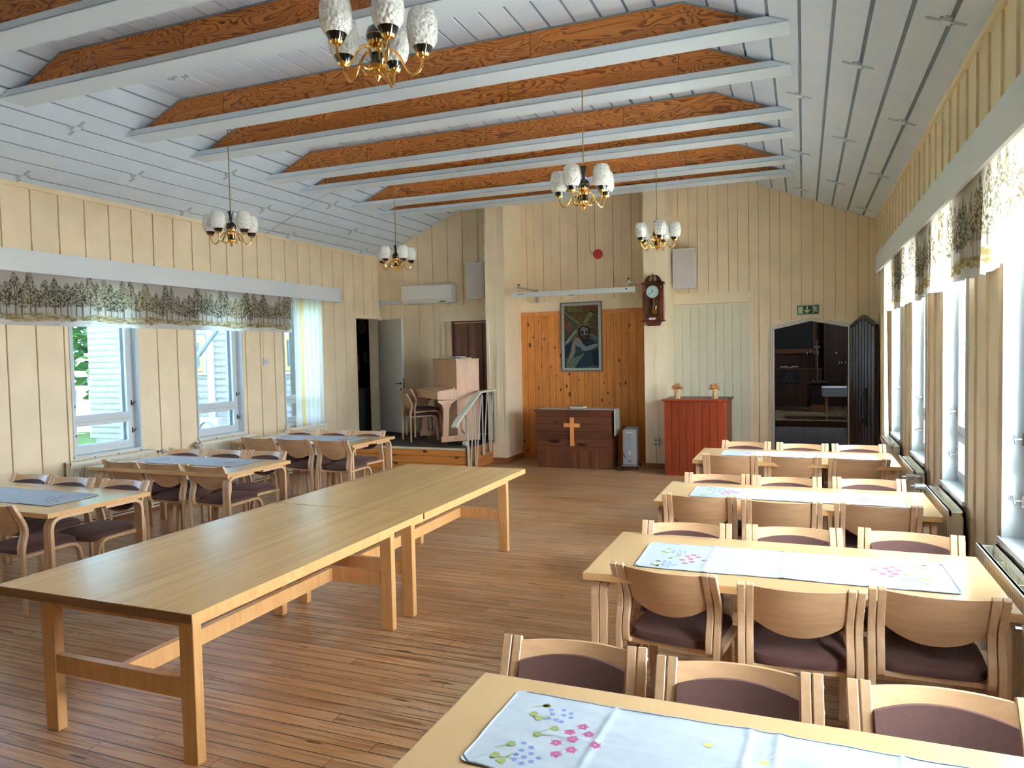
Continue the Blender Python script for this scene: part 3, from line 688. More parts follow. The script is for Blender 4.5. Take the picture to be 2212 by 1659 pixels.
def tree_print(Lm, Hm, res, seed):
    rnd = random.Random(seed); nr = np.random.RandomState(seed)
    nu, nv = int(Lm/res)+1, int(Hm/res)+1
    img = np.zeros((nv, nu, 3)); img[:] = (0.60, 0.57, 0.53)
    vv, uu = np.mgrid[0:nv, 0:nu]; v = vv*res; u = uu*res
    hg = 0.055+0.014*np.sin(u*5.1)+0.008*np.sin(u*11.3+1)
    n1 = nr.rand(nv//3+2, nu//6+2).repeat(3, 0).repeat(6, 1)[:nv, :nu]
    img[(n1 > 0.80) & (v > Hm*0.86)] = (0.55, 0.51, 0.49)
    def blend(mask, c, a): img[mask] = img[mask]*(1-a)+np.array(c)*a
    # thin background trunks
    x = 0.0
    while x < Lm:
        w = rnd.uniform(0.003, 0.007); top = rnd.uniform(0.2, 0.36)
        blend((abs(u-x) < w) & (v > 0.10) & (v < top), rnd.choice([(0.20, 0.19, 0.15), (0.36, 0.34, 0.28)]), 0.55); x += rnd.uniform(0.012, 0.032)
    trees = []; x = -0.05
    while x < Lm+0.1:
        trees.append((x, rnd.uniform(0.42, 0.64), rnd.uniform(0.070, 0.135), rnd.random())); x += rnd.uniform(0.055, 0.12)
    rnd.shuffle(trees); sp = nr.rand(nv, nu); sp2 = nr.rand(nv//2+1, nu//2+1).repeat(2, 0).repeat(2, 1)[:nv, :nu]
    for x, H, w, q in trees:
        base = 0.10+rnd.uniform(-0.02, 0.03); cb = base+H*0.20
        col = [(0.085, 0.080, 0.035), (0.19, 0.145, 0.065), (0.06, 0.065, 0.035), (0.26, 0.20, 0.09), (0.12, 0.085, 0.045)][int(q*5)]
        f = np.clip((v-cb)/(H-cb+1e-6), 0, 1); prof = np.where(f < 0.3, 0.55+1.5*f, (1-f)**0.75*1.28)*w
        inside = (v > cb) & (v < H) & (abs(u-x+0.004*np.sin(v*60)) < prof*(0.8+0.4*sp2))
        blend(inside & (sp < 0.72), col, 0.80); blend(inside & (sp2 > 0.72), (0.50, 0.44, 0.34), 0.55); blend(inside & (sp2 < 0.22), (0.045, 0.04, 0.025), 0.75)
        blend((abs(u-x) < 0.004+0.004*np.clip((cb+0.15-v)/0.2, 0, 1)) & (v > base-0.02) & (v < H*0.75), (0.07, 0.06, 0.045), 0.8)
    gm = (v > hg) & (v < 0.135+0.012*np.sin(u*9))
    n2 = nr.rand(nv//2+2, nu//8+2).repeat(2, 0).repeat(8, 1)[:nv, :nu]
    blend(gm & (sp2 < 0.85), (0.36, 0.28, 0.11), 0.8); blend(gm & (n2 < 0.30), (0.20, 0.15, 0.06), 0.7); blend(gm & (n2 > 0.8), (0.55, 0.50, 0.34), 0.7)
    lo = v <= hg; img[lo] = (0.70, 0.70, 0.70); blend(lo & (n2 < 0.12), (0.50, 0.50, 0.50), 0.6)
    return img
def valance(lab, X, y0, y1, z0, z1, seed, fold=0.006, s=1, grp=None, wave=0.0, res=0.0085):
    """cloth hanging in the plane x = X, running along y"""
    Lm, Hm = y1-y0, z1-z0
    img = tree_print(Lm, Hm, res, seed); nv, nu, _ = img.shape
    vv, uu = np.mgrid[0:nv, 0:nu]; U = uu/(nu-1)*Lm; V = vv/(nv-1)
    d = fold*(np.sin(U*2*PI/0.31+seed)+0.6*np.sin(U*2*PI/0.17+2*seed)+0.4*np.sin(U*2*PI/0.53))*(1.15-V)
    Z = z0+V*Hm + wave*np.sin(U*2*PI/1.3+seed)*(1-V)
    P = np.stack([X+s*d, y0+U, Z], -1).reshape(-1, 3)
    idx = np.arange(nv*nu).reshape(nv, nu)
    F = np.stack([idx[:-1, :-1], idx[:-1, 1:], idx[1:, 1:], idx[1:, :-1]], -1).reshape(-1, 4)
    me = bpy.data.meshes.new('valance'); me.from_pydata((P-np.array([X, (y0+y1)/2, z1])).tolist(), [], F.tolist())
    ca = me.color_attributes.new('Col', 'FLOAT_COLOR', 'POINT')
    rgba = np.ones((nv*nu, 4)); rgba[:, :3] = np.clip(img.reshape(-1, 3), 0, 1); ca.data.foreach_set('color', rgba.ravel())
    me.materials.append(M['valance'])
    for p in me.polygons: p.use_smooth = True
    o = bpy.data.objects.new('valance', me); C.objects.link(o); o.location = (X, (y0+y1)/2, z1)
    return tag(o, lab, 'curtain', grp)
g = 'valances printed with trees'
valance('printed tree valance at the left edge of the photo, over the nearest left window', XL+0.09, 3.4, 7.72, 2.375, 3.145, 3, grp=g)
valance('printed tree valance between the farther left windows and the sheer curtain', XL+0.08, 7.72, 9.93, 2.375, 3.145, 5, grp=g)
valance('short printed tree valance next to the far right sheer curtain', XR-0.09, 9.02, 10.35, 2.385, 3.145, 8, fold=0.012, s=-1, grp=g, wave=0.01)
valance('long printed tree valance over the nearer right-hand windows', XR-0.10, 2.6, 9.0, 2.375, 3.145, 12, fold=0.014, s=-1, grp=g, wave=0.012)

def sheer_curtain(lab, X, y0, y1, ztop, zbot, s, band, flare=0.0, amp=0.022):
    t = thing('sheer_curtain', lab, 'curtain', (X, (y0+y1)/2, ztop))
    nu, nv = 90, 24; grid = []
    m = MB()
    for j in range(nv+1):
        v = j/nv; row = []
        for i in range(nu+1):
            u = i/nu; wdt = (y1-y0)*(1+flare*(v)); yy = (u-0.5)*wdt
            row.append(m.bm.verts.new((s*amp*math.sin(u*2*PI*7)*(0.35+0.65*v)+s*0.012*math.sin(u*9+v*3), yy, -(ztop-zbot)*v+0.008*math.sin(u*17)*v)))
        grid.append(row)
    b0, b1 = band
    mm = MB(); mm.bm.free()
    for j in range(nv):
        for i in range(nu):
            m.mi = 1 if b0 < i/nu < b1 else 0
            m.face([grid[j][i], grid[j][i+1], grid[j+1][i+1], grid[j+1][i]])
    o = m.build('panel', [M['sheer'], M['sheery']], t, True)
    m = MB(); 
    m.tube([(s*amp*math.sin(i/nu*2*PI*7), ((i/nu)-0.5)*(y1-y0)*(1+flare), -(ztop-zbot)) for i in range(0, nu+1, 2)], 0.006, 5)
    m.build('hem', M['cloth'], t, True)
    return t
sheer_curtain('white and yellow sheer curtain at the far end of the left windows', XL+0.12, 9.93, 10.72, 3.145, 0.74, 1, (0.2, 0.33), 0.06)
sheer_curtain('cream sheer curtain in the far right corner beside the open dark door', XR-0.085, 10.38, 11.10, 3.145, 0.70, -1, (0.45, 0.62), 0.05)

# ------------------------------------------------------------------ radiators
def radiator(lab, side, y0, y1, depth=0.11, valve=None, x_off=0.025, ztop=0.80):
    s = -1 if side == 'L' else 1; X = XL if side == 'L' else XR
    t = thing('radiator', lab, 'radiator', (X, (y0+y1)/2, 0), 0, 'cream panel radiators under the windows')
    h = (y1-y0)/2; z0 = 0.16
    def B(m, d0, d1, a, b, c, d):
        xs = sorted((-s*d0, -s*d1)); m.box(xs[0], xs[1], a, b, c, d)
    for nm, d0 in (('rear_panel', x_off), ('front_panel', x_off+depth-0.022)):
        m = MB(); B(m, d0, d0+0.014, -h, h, z0, ztop)
        y = -h+0.02
        while y < h-0.03:
            B(m, d0+0.014, d0+0.021, y, min(y+0.026, h), z0+0.04, ztop-0.035); y += 0.038
        B(m, d0-0.002, d0+0.022, -h, h, ztop-0.035, ztop)
        m.build(nm, M['rad'], t)
    y = -h+0.06
    while y < h:
        m = MB(); B(m, x_off+0.02, x_off+depth-0.022, y, y+0.012, z0+0.1, ztop-0.025); m.build('spacer', M['rad'], t); y += 0.42
    m = MB()
    B(m, x_off, x_off+depth-0.02, -h+0.0, -h+0.02, z0+0.02, ztop-0.01); B(m, x_off, x_off+depth-0.02, h-0.02, h, z0+0.02, ztop-0.01)
    m.build('end_cover', M['rad'], t)
    m = MB()
    for y in (-h+0.15, h-0.15): B(m, 0.002, x_off+0.01, y-0.02, y+0.02, z0+0.05, ztop-0.03)
    for y in (-h+0.1, h-0.1): B(m, x_off+0.03, x_off+0.06, y-0.015, y+0.015, 0, z0+0.02)
    m.build('bracket', M['rad'], t)
    m = MB(); d = x_off+0.04
    for zz in (0.09, 0.05): m.tube([(-s*d, -h-0.35, zz), (-s*d, h+0.35, zz)], 0.012, 8)
    m.tube([(-s*d, h-0.03, z0+0.05), (-s*d, h-0.03, 0.05)], 0.011, 8)
    m.build('pipe', M['rad'], t, True)
    if valve is not None:
        yv, zv = valve; m = MB()
        m.tube([(-s*(x_off+depth*0.5), yv, zv), (-s*(x_off+depth*0.5), yv+(0.05 if yv < 0 else -0.05), zv)], 0.013, 8)
        m.tube([(-s*(x_off+depth*0.45), yv, zv), (-s*(x_off+depth*0.5), yv, 0.09)], 0.009, 8)
        v = m.build('valve', M['steel'], t, True)
        m = MB(); xv = x_off+depth*0.5
        m.tube([(-s*(xv+0.01), yv, zv), (-s*(xv+0.035), yv, zv)], 0.014, 12); m.mi = 1
        m.tube([(-s*(xv+0.035), yv, zv), (-s*(xv+0.05), yv, zv), (-s*(xv+0.115), yv, zv), (-s*(xv+0.125), yv, zv)], [0.018, 0.026, 0.024, 0.014], 14)
        for k in range(6):
            a = k*PI/3; m.mi = 2; m.box(*sorted((-s*(xv+0.055), -s*(xv+0.11))), yv+0.0255*math.cos(a)-0.002, yv+0.0255*math.cos(a)+0.002, zv+0.0255*math.sin(a)-0.002, zv+0.0255*math.sin(a)+0.002)
        m.mi = 0; m.tube([(-s*(xv+0.125), yv, zv), (-s*(xv+0.15), yv, zv)], 0.009, 10)
        m.build('thermostat_knob', [M['steel'], M['greywhite'], M['pad']], v, True)
    return t
radiator('cream radiator under the nearest right window, beside the second table', 'R', 3.72, 4.93, valve=(-0.68, 0.745))
radiator('cream radiator behind the third table along the right-hand wall', 'R', 5.82, 6.85, valve=(0.60, 0.77))
radiator('cream radiator between third and farthest table on the right-hand wall', 'R', 7.55, 8.65, valve=(-0.62, 0.76))
radiator('cream radiator under the sheer curtain in the far right corner', 'R', 9.42, 10.5)
radiator('cream radiator at the left edge of the photo', 'L', 3.9, 5.0)
radiator('cream ribbed radiator under the left window with the greenery view', 'L', 5.87, 7.06, valve=(0.68, 0.765))
radiator('cream ribbed radiator under the middle left window', 'L', 7.82, 8.95, valve=(-0.63, 0.765))
radiator('cream radiator beneath the left sheer curtain', 'L', 9.75, 10.75, valve=(-0.58, 0.765))

# ------------------------------------------------------------------ chairs
def make_chair(loc, rz, lab, grp):
    t = thing('stacking_chair', lab, 'chair', loc, rz, grp)
    hw = 0.275; w = 0.034; gap = 0.005
    post = fillet([(0, 0), (0, 0.515), (0.046, 0.665), (-0.065, 0.875)], [0.13, 0.08], 6)
    inner = fillet([(0.095, 0.452), (0.004, 0.438), (0.0, 0.53), (0.046, 0.665), (-0.065, 0.875)], [0.08, 0.05, 0.08], 6)
    front = fillet([(0.012, 0.452), (0.475, 0.462), (0.515, 0.0)], [0.11], 8)
    for s in (-1, 1):
        xo = s*hw; xi = s*(hw-w)
        rl = MB().ribbon(post, 0.026, *sorted((xo, xi))).bevel(0.003).build('rear_leg', M['beech'], t)
        m = MB()
        for (y, z) in ((-0.050, 0.838), (-0.012, 0.770)): m.disc((xo+s*0.001, y, z), 0.0065, 'x', 0.003, 12)
        m.build('screw_cap', M['greywhite'], rl)
        x2, x3 = s*(hw-w-gap), s*(hw-2*w-gap)
        MB().ribbon(inner, 0.024, *sorted((x2, x3))).bevel(0.003).build('back_upright', M['beech'], t)
        MB().ribbon(front, 0.026, *sorted((s*(hw-0.002), s*(hw-0.050)))).bevel(0.003).build('front_leg', M['beech'], t)
    # seat cushion
    m = MB(); n = 28; rings = []
    for sc, z in ((0.90, 0.450), (0.985, 0.460), (1.0, 0.480), (0.975, 0.500), (0.86, 0.516), (0.6, 0.527), (0.3, 0.531)):
        rg = []
        for k in range(n):
            a = 2*PI*k/n; c, s_ = math.cos(a), math.sin(a); e = 0.42
            x = 0.232*sc*math.copysign(abs(c)**e, c); y = 0.270+0.252*sc*math.copysign(abs(s_)**e, s_)
            rg.append(m.bm.verts.new((x*(1+0.06*(y-0.262)), y, z-0.010*max(0, (y-0.38)/0.12))))
        rings.append(rg)
    for i in range(len(rings)-1):
        for k in range(n): m.face([rings[i][k], rings[i][(k+1) % n], rings[i+1][(k+1) % n], rings[i+1][k]])
    m.face(rings[0][::-1]); m.face(rings[-1])
    m.build('seat', M['fabric'], t, True)
    m = MB(); m.box(-0.223, 0.223, 0.045, 0.065, 0.428, 0.452); m.box(-0.223, 0.223, 0.43, 0.45, 0.428, 0.452); m.box(-0.02, 0.02, 0.065, 0.43, 0.44, 0.45)
    m.build('seat_frame', M['beech'], t)
    # backrest
    xi = hw-2*w-gap
    def panel(half, zt, zb_e, zb_c, th, dy, nx=16, nz=5, tarc=0.0):
        m = MB(); G = [[], []]
        for i in range(nx+1):
            u = -1+2*i/nx; x = u*half; col = [[], []]
            zb = zb_e+(zb_c-zb_e)*(1-abs(u)**2.2); zt_ = zt-tarc*u*u
            for j in range(nz+1):
                z = zb+(zt_-zb)*j/nz
                yp = 0.043-(z-0.665)*0.528 - 0.045*(1-(x/xi)**2) + dy
                for q, o in ((0, 0), (1, th)): col[q].append(m.bm.verts.new((x, yp+o, z)))
            G[0].append(col[0]); G[1].append(col[1])
        for q in (0, 1):
            for i in range(nx):
                for j in range(nz): m.face([G[q][i][j], G[q][i+1][j], G[q][i+1][j+1], G[q][i][j+1]])
        for i in range(nx):
            for j in (0, nz): m.face([G[0][i][j], G[0][i+1][j], G[1][i+1][j], G[1][i][j]])
        for i in (0, nx):
            for j in range(nz): m.face([G[0][i][j], G[0][i][j+1], G[1][i][j+1], G[1][i][j]])
        return m
    panel(xi+0.002, 0.862, 0.672, 0.598, 0.013, 0.0).build('backrest', M['beechback'], t, True)
    panel(xi-0.004, 0.820, 0.680, 0.615, 0.014, 0.013, tarc=0.018).build('back_pad', M['fabric'], t, True)
    return t
ends = ['left', 'middle', 'right']
tabn = {('R', 1): 'nearest right-hand table', ('R', 2): 'second right-hand table', ('R', 3): 'third right-hand table', ('R', 4): 'farthest right-hand table',
        ('L', 1): 'nearest left-hand table', ('L', 2): 'middle left-hand table', ('L', 3): 'farthest left-hand table'}
chairs = [  # side, table, far/near, position, x, y of post tops, rotation
 ('R', 1, 'f', 0, -0.869, 2.791, 4.8), ('R', 1, 'f', 1, -0.233, 2.775, 2.1), ('R', 1, 'f', 2, 0.430, 2.798, 3.0),
 ('R', 2, 'n', 0, -0.713, 3.877, -8.9), ('R', 2, 'n', 1, -0.020, 3.785, 4.0), ('R', 2, 'n', 2, 0.585, 3.885, -1),
 ('R', 2, 'f', 0, -0.743, 4.988, 4.1), ('R', 2, 'f', 1, -0.069, 5.064, 5), ('R', 2, 'f', 2, 0.615, 5.125, -6),
 ('R', 3, 'n', 0, -0.786, 5.955, 1.8), ('R', 3, 'n', 1, -0.163, 5.896, 1.5), ('R', 3, 'n', 2, 0.506, 5.946, -0.7),
 ('R', 3, 'f', 0, -0.759, 7.022, 3), ('R', 3, 'f', 1, -0.150, 7.031, 3), ('R', 3, 'f', 2, 0.526, 7.109, 1.6),
 ('R', 4, 'n', 0, -0.760, 8.316, 1), ('R', 4, 'n', 1, -0.118, 8.361, -0.9), ('R', 4, 'n', 2, 0.535, 8.348, 3),
 ('R', 4, 'f', 0, -0.673, 9.572, -3.6), ('R', 4, 'f', 1, -0.020, 9.511, -3), ('R', 4, 'f', 2, 0.600, 9.539, 5),
 ('L', 1, 'f', 0, -7.563, 5.228, 4), ('L', 1, 'f', 1, -6.925, 5.198, 3), ('L', 1, 'f', 2, -6.223, 5.228, 2.5),
 ('L', 1, 'n', 2, -6.335, 3.995, 0),
 ('L', 2, 'n', 0, -7.476, 6.188, -2.7), ('L', 2, 'n', 1, -6.826, 6.166, 1.7), ('L', 2, 'n', 2, -6.162, 6.156, -0.9),
 ('L', 2, 'f', 0, -7.535, 7.275, 3), ('L', 2, 'f', 1, -6.905, 7.337, 2.5), ('L', 2, 'f', 2, -6.279, 7.354, -1.6),
 ('L', 3, 'n', 0, -7.50, 8.549, -0.5), ('L', 3, 'n', 1, -6.836, 8.523, -3), ('L', 3, 'n', 2, -6.187, 8.514, 0),
 ('L', 3, 'f', 0, -7.583, 9.696, 2), ('L', 3, 'f', 1, -6.955, 9.727, 1), ('L', 3, 'f', 2, -6.331, 9.754, -1.3)]
proto = None
def place_chair(side, tb, fn, pos, x, y, rot):
    global proto
    rz = R(rot) + (PI if fn == 'f' else 0)
    x *= 0.9322; y *= 0.9322       # from a 0.79 m reading of the post tops to 0.87 m
    # post tops are 6.5 cm behind the rear feet
    ox = x - math.sin(rz)*0.065; oy = y + math.cos(rz)*0.065
    look = 'beech chair, brown seat, ' + ends[pos] + (' one' if pos == 1 else ' end') + ' of ' + ('far' if fn == 'f' else 'near') + ' side, ' + tabn[(side, tb)]
    grp = 'beech chairs at the %s tables' % ('right-hand' if side == 'R' else 'left-hand')
    if proto is None:
        proto = make_chair((ox, oy, 0), rz, look, grp); register(proto); return proto
    return dup(proto, (ox, oy, 0), rz, look, grp)
for c_ in chairs: place_chair(*c_)
rzs = R(-43)
dup(proto, (-6.735, 11.60, ST), rzs, 'lower of two stacked beech chairs on the stage by the piano', 'stacked chairs on the stage')
dup(proto, (-6.735+0.69*0.075, 11.60+0.73*0.075, ST+0.085), rzs, 'upper of two stacked beech chairs on the stage by the piano', 'stacked chairs on the stage')

# ------------------------------------------------------------------ bentwood tables
def make_table(loc, lab, Lx, Ly, grp):
    t = thing('dining_table', lab, 'table', loc, 0, grp)
    hx, hy = Lx/2, Ly/2
    m = MB(); m.box(-hx+0.003, hx-0.003, -hy+0.003, hy-0.003, 0.7935, 0.7955); m.mi = 1
    m.box(-hx, hx, -hy, hy, 0.758, 0.7935)
    m.build('tabletop', [M['ttop'], M['tedge']], t)
    for sy in (-1, 1):
        prof = fillet([(sy*(hy-0.055), 0), (sy*(hy-0.055), 0.742), (sy*(hy-0.42), 0.742)], [0.10], 8)
        for sx in (-1, 1):
            m = MB()
            for k in range(2):
                a = hx-0.03-k*0.046; m.ribbon(prof, 0.030, *sorted((sx*a, sx*(a-0.042))))
            m.bevel(0.003).build('leg', M['beech'], t)
    m = MB(); m.box(-hx+0.25, hx-0.25, -0.06, -0.04, 0.70, 0.758); m.box(-hx+0.25, hx-0.25, 0.04, 0.06, 0.70, 0.758); m.box(-hx+0.25, -hx+0.27, -0.04, 0.04, 0.70, 0.758); m.build('rail', M['tedge'], t)
    return t
gR, gL = 'laminate tables along the right wall', 'laminate tables along the left wall'
tabs = [('R', 1, -0.108, 1.935, 1.97, 0.94), ('R', 2, -0.108, 4.150, 1.97, 0.93), ('R', 3, -0.108, 6.065, 1.97, 0.90), ('R', 4, -0.112, 8.32, 1.97, 0.99),
        ('L', 1, -6.41, 4.315, 1.98, 0.95), ('L', 2, -6.41, 6.225, 1.98, 0.98), ('L', 3, -6.48, 8.58, 1.98, 1.06)]
for sd, k, x, y, lx, ly in tabs:
    make_table((x, y, 0), 'pale laminate table with bent beech legs, ' + tabn[(sd, k)], lx, ly, gR if sd == 'R' else gL)

# ------------------------------------------------------------------ table runners
def runner_height(x, y, Lx, Ly, seed):
    rn = random.Random(seed); h = 0.0
    for cx in (-Lx*0.27, -0.02*Lx, 0.035*Lx, Lx*0.26):
        a = cx+rn.uniform(-0.02, 0.02)+0.03*y; h += 0.0045*math.exp(-((x-a)/0.011)**2)
    h += 0.0016*math.exp(-(y/0.010)**2)
    h += 0.0016*(math.sin(x*23+y*31+seed)+math.sin(x*41-y*19+seed*2)+math.sin(y*67+x*9))*0.5
    e = min(Lx/2-abs(x), Ly/2-abs(y)); h += 0.002*math.exp(-(e/0.006)**2)
    for q, (ca, cb) in enumerate(((-Lx/2+0.06, -Ly/2+0.05), (Lx/2-0.07, Ly/2-0.06))):
        dd = math.hypot(x-ca, y-cb); h += 0.004*math.exp(-(dd/0.035)**2)*(1+math.sin((x-y)*140))*0.5
    return max(0.0, h)+0.0025
PINK = [(0.300, 0.333), (0.270, 0.285), (0.332, 0.294), (0.294, 0.243), (0.249, 0.208), (0.372, 0.231), (0.307, 0.185), (0.271, 0.145)]
BLUE = [(0.185, 0.401), (0.227, 0.415), (0.258, 0.402), (0.200, 0.373), (0.238, 0.381), (0.196, 0.342), (0.224, 0.341), (0.266, 0.374), (0.244, 0.335),
        (0.176, 0.164), (0.206, 0.152), (0.183, 0.125), (0.176, 0.098), (0.219, 0.119), (0.205, 0.093), (0.181, 0.070), (0.249, 0.104), (0.211, 0.058), (0.235, 0.077)]
LEAF = [(0.154, 0.420, 0.4), (0.144, 0.348, 2.6), (0.170, 0.336, 3.6), (0.232, 0.282, 0.6), (0.205, 0.230, 3.2), (0.134, 0.142, 0.5), (0.126, 0.067, 3.0), (0.150, 0.055, 4.2)]
PINK = [(a*0.94, b*0.94) for a, b in PINK]; BLUE = [(a*0.94, b*0.94) for a, b in BLUE]; LEAF = [(a*0.94, b*0.94, c) for a, b, c in LEAF]
def make_runner(loc, rz, lab, Lx, Ly, seed, grp, fine=False):
    t = thing('table_runner', lab, 'table runner', loc, rz, grp)
    nx, ny = (220, 70) if fine else (110, 34)
    m = MB(); G = []
    H = lambda x, y: runner_height(x, y, Lx, Ly, seed)
    for i in range(nx+1):
        r_ = []
        for j in range(ny+1):
            x = -Lx/2+Lx*i/nx; y = -Ly/2+Ly*j/ny
            # rounded corners
            cx, cy = Lx/2-0.03, Ly/2-0.03
            X, Y = x, y
            if abs(x) > cx and abs(y) > cy:
                dx, dy = abs(x)-cx, abs(y)-cy; q = max(dx, dy)/max(1e-6, math.hypot(dx, dy)); X = math.copysign(cx+dx*q, x); Y = math.copysign(cy+dy*q, y)
            Y += 0.004*math.sin(x*7+seed)
            r_.append(m.bm.verts.new((X, Y, H(x, y))))
        G.append(r_)
    for i in range(nx):
        for j in range(ny): m.face([G[i][j], G[i+1][j], G[i+1][j+1], G[i][j+1]])
    m.build('linen', M['cloth'], t, True)
    # stitched hem
    m = MB(); pts = []
    a, b = Lx/2-0.004, Ly/2-0.004
    for (x, y) in [(-a+0.03, -b), (a-0.03, -b), (a, -b+0.03), (a, b-0.03), (a-0.03, b), (-a+0.03, b), (-a, b-0.03), (-a, -b+0.03), (-a+0.03, -b)]:
        pts.append((x, y))
    seg = []
    for p, q in zip(pts[:-1], pts[1:]):
        n = max(2, int(math.hypot(q[0]-p[0], q[1]-p[1])/0.03))
        for k in range(n): seg.append((p[0]+(q[0]-p[0])*k/n, p[1]+(q[1]-p[1])*k/n))
    seg.append(seg[0]); m.tube([(x, y+0.004*math.sin(x*7+seed), H(x, y)+0.0008) for x, y in seg], 0.0022, 5, cap=False)
    m.build('hem', M['cloth'], t, True)
    # printed flowers lying on the cloth
    m = MB()
    def blob(cx, cy, poly, mi):
        m.mi = mi; z = max(H(cx, cy), max(H(cx+p[0], cy+p[1]) for p in poly))+0.0005
        m.face([m.bm.verts.new((cx+p[0], cy+0.004*math.sin(cx*7+seed)+p[1], z)) for p in poly])
    def petal(r0, r1, w, a, n=8):
        out = []
        for k in range(n):
            q = 2*PI*k/n; rr = (r0+r1)/2+(r1-r0)/2*math.cos(q); ww = w*math.sin(q); out.append((rr*math.cos(a)-ww*math.sin(a), rr*math.sin(a)+ww*math.cos(a)))
        return out
    def motif(fl):
        for (px_, py_) in PINK:
            x, y = fl*(-Lx/2+px_), fl*(-Ly/2+py_)
            for k in range(11): a = k*2*PI/11+px_*9; blob(x, y, petal(0.003, 0.021 if k % 2 else 0.017, 0.0034, a), 0)
        for (px_, py_) in BLUE:
            x, y = fl*(-Lx/2+px_-0.02), fl*(-Ly/2+py_)
            for k in range(5): a = k*2*PI/5+px_*20; blob(x, y, petal(0.0008, 0.0098, 0.0038, a), 1)
        for (px_, py_, a0) in LEAF:
            x, y = fl*(-Lx/2+px_-0.02), fl*(-Ly/2+py_); a0 = a0+(PI if fl < 0 else 0)
            blob(x, y, petal(-0.008, 0.022, 0.011, a0-0.5), 2); blob(x, y, petal(-0.008, 0.022, 0.011, a0+0.5), 2)
            blob(x, y, petal(-0.048, -0.004, 0.0022, a0+0.25), 2)
    motif(1); motif(-1)
    for (x, y) in ((-0.12, 0.10), (0.04, 0.06), (-0.02, -0.11)):
        blob(x, y, petal(-0.013, 0.013, 0.011, 0.1, 16), 3)
        for k in range(12): blob(x, y, petal(0.018, 0.055, 0.0012, k*PI/6), 4)
    m.build('flower_print', [M['pinkp'], M['bluep'], M['greenp'], M['yelp'], M['greyp']], t)
    return t
ZT = 0.7956
runs = [('R', 1, -0.155, 2.190, 1.66, 0.50, -0.8), ('R', 2, -0.095, 4.400, 1.65, 0.555, 0.6), ('R', 3, -0.080, 6.475, 1.65, 0.48, -0.3), ('R', 4, -0.073, 8.97, 1.66, 0.44, 0),
        ('L', 1, -6.89, 4.57, 1.65, 0.52, 0), ('L', 2, -6.89, 6.78, 1.62, 0.54, 0), ('L', 3, -6.93, 9.14, 1.62, 0.54, 0)]
runs = [(a, b, x*0.94, y*0.94, lx*0.94, ly*0.94, r_) for a, b, x, y, lx, ly, r_ in runs]
for k, (sd, tb, x, y, lx, ly, rt) in enumerate(runs):
    make_runner((x, y, ZT), R(rt), 'white flower-printed runner on the ' + tabn[(sd, tb)], lx, ly, k+1, 'white printed table runners', fine=(tb == 1 and sd == 'R'))

# ------------------------------------------------------------------ the two long plank tables
# outer right legs end at x = -2.725, left legs start at x = -3.785
def long_at(lab, y0, y1, l0, l1, xr=-2.605, xl=-3.96):
    cx = (xr+xl)/2; cy = (y0+y1)/2; t = thing('plank_table', lab, 'table', (cx, cy, 0), 0, 'two long plank tables end to end')
    hx, hy = (xr-xl)/2, (y1-y0)/2; ZL = 0.80
    m = MB(); m.box(-hx+0.002, hx-0.002, -hy+0.002, hy-0.002, ZL-0.003, ZL); m.mi = 1; m.box(-hx, hx, -hy+0.004, hy, ZL-0.046, ZL-0.003)
    m.mi = 2; m.box(-hx, hx, -hy, -hy+0.004, ZL-0.046, ZL-0.003)
    m.build('tabletop', [M['longtop'], M['longleg'], M['longend']], t)
    a, b = -3.785-cx, -2.725-cx; zt = ZL-0.046
    for x0 in (a, b-0.092):
        for yy in (l0-cy, l1-cy-0.055):
            MB().box(x0, x0+0.092, yy, yy+0.055, 0, zt).bevel(0.003).build('leg', M['longleg'], t)
    for yy in (l0-cy, l1-cy-0.055):
        MB().box(a+0.092, b-0.092, yy+0.006, yy+0.048, 0.318, 0.416).build('end_stretcher', M['longleg'], t)
        MB().box(a+0.092, b-0.092, yy+0.010, yy+0.040, 0.675, zt).build('end_apron', M['longleg'], t)
    cm = (a+b)/2
    MB().box(cm-0.022, cm+0.022, l0-cy+0.048, l1-cy-0.048, 0.318, 0.410).build('long_stretcher', M['longleg'], t)
    for x0 in (a+0.02, b-0.032): MB().box(x0, x0+0.028, l0-cy+0.055, l1-cy-0.055, 0.680, zt).build('side_apron', M['longleg'], t)
    return t
long_at('nearer of two long birch plank tables standing end to end', 2.50, 4.690, 2.62, 4.48)
long_at('farther of two long birch plank tables standing end to end', 4.700, 6.80, 4.72, 6.65, -2.60, -3.955)

# ------------------------------------------------------------------ niche: altar cabinet, cross, cloth, book
t = thing('altar_cabinet', 'dark stained wooden altar cabinet in front of the pine niche', 'cabinet', (-3.60, 11.95, 0))
hx = 0.635
MB().box(-hx, hx, -0.25, 0.25, 0.30, 0.955).build('body', M['altar'], t)
m = MB(); m.box(-hx+0.0, hx-0.0, -0.245, 0.245, 0.0, 0.30); m.build('plinth', M['altar_v'], t)
m = MB(); m.box(-hx-0.045, hx+0.045, -0.285, 0.27, 0.955, 0.985); m.build('top', M['altar'], t)
for q in (hx, -hx-0.012): MB().box(q, q+0.012, -0.25, 0.25, 0.0, 0.955).build('side_board', M['altar'], t)
t = thing('wooden_cross', 'light wooden cross fixed to the front of the dark altar cabinet', 'cross', (-3.615, 11.695, 0.62))
MB().box(-0.034, 0.034, -0.022, 0.0, -0.24, 0.24).bevel(0.003).build('upright', M['crossw'], t)
MB().box(-0.138, 0.138, -0.028, -0.006, 0.075, 0.140).bevel(0.003).build('crossbar', M['crossw'], t)
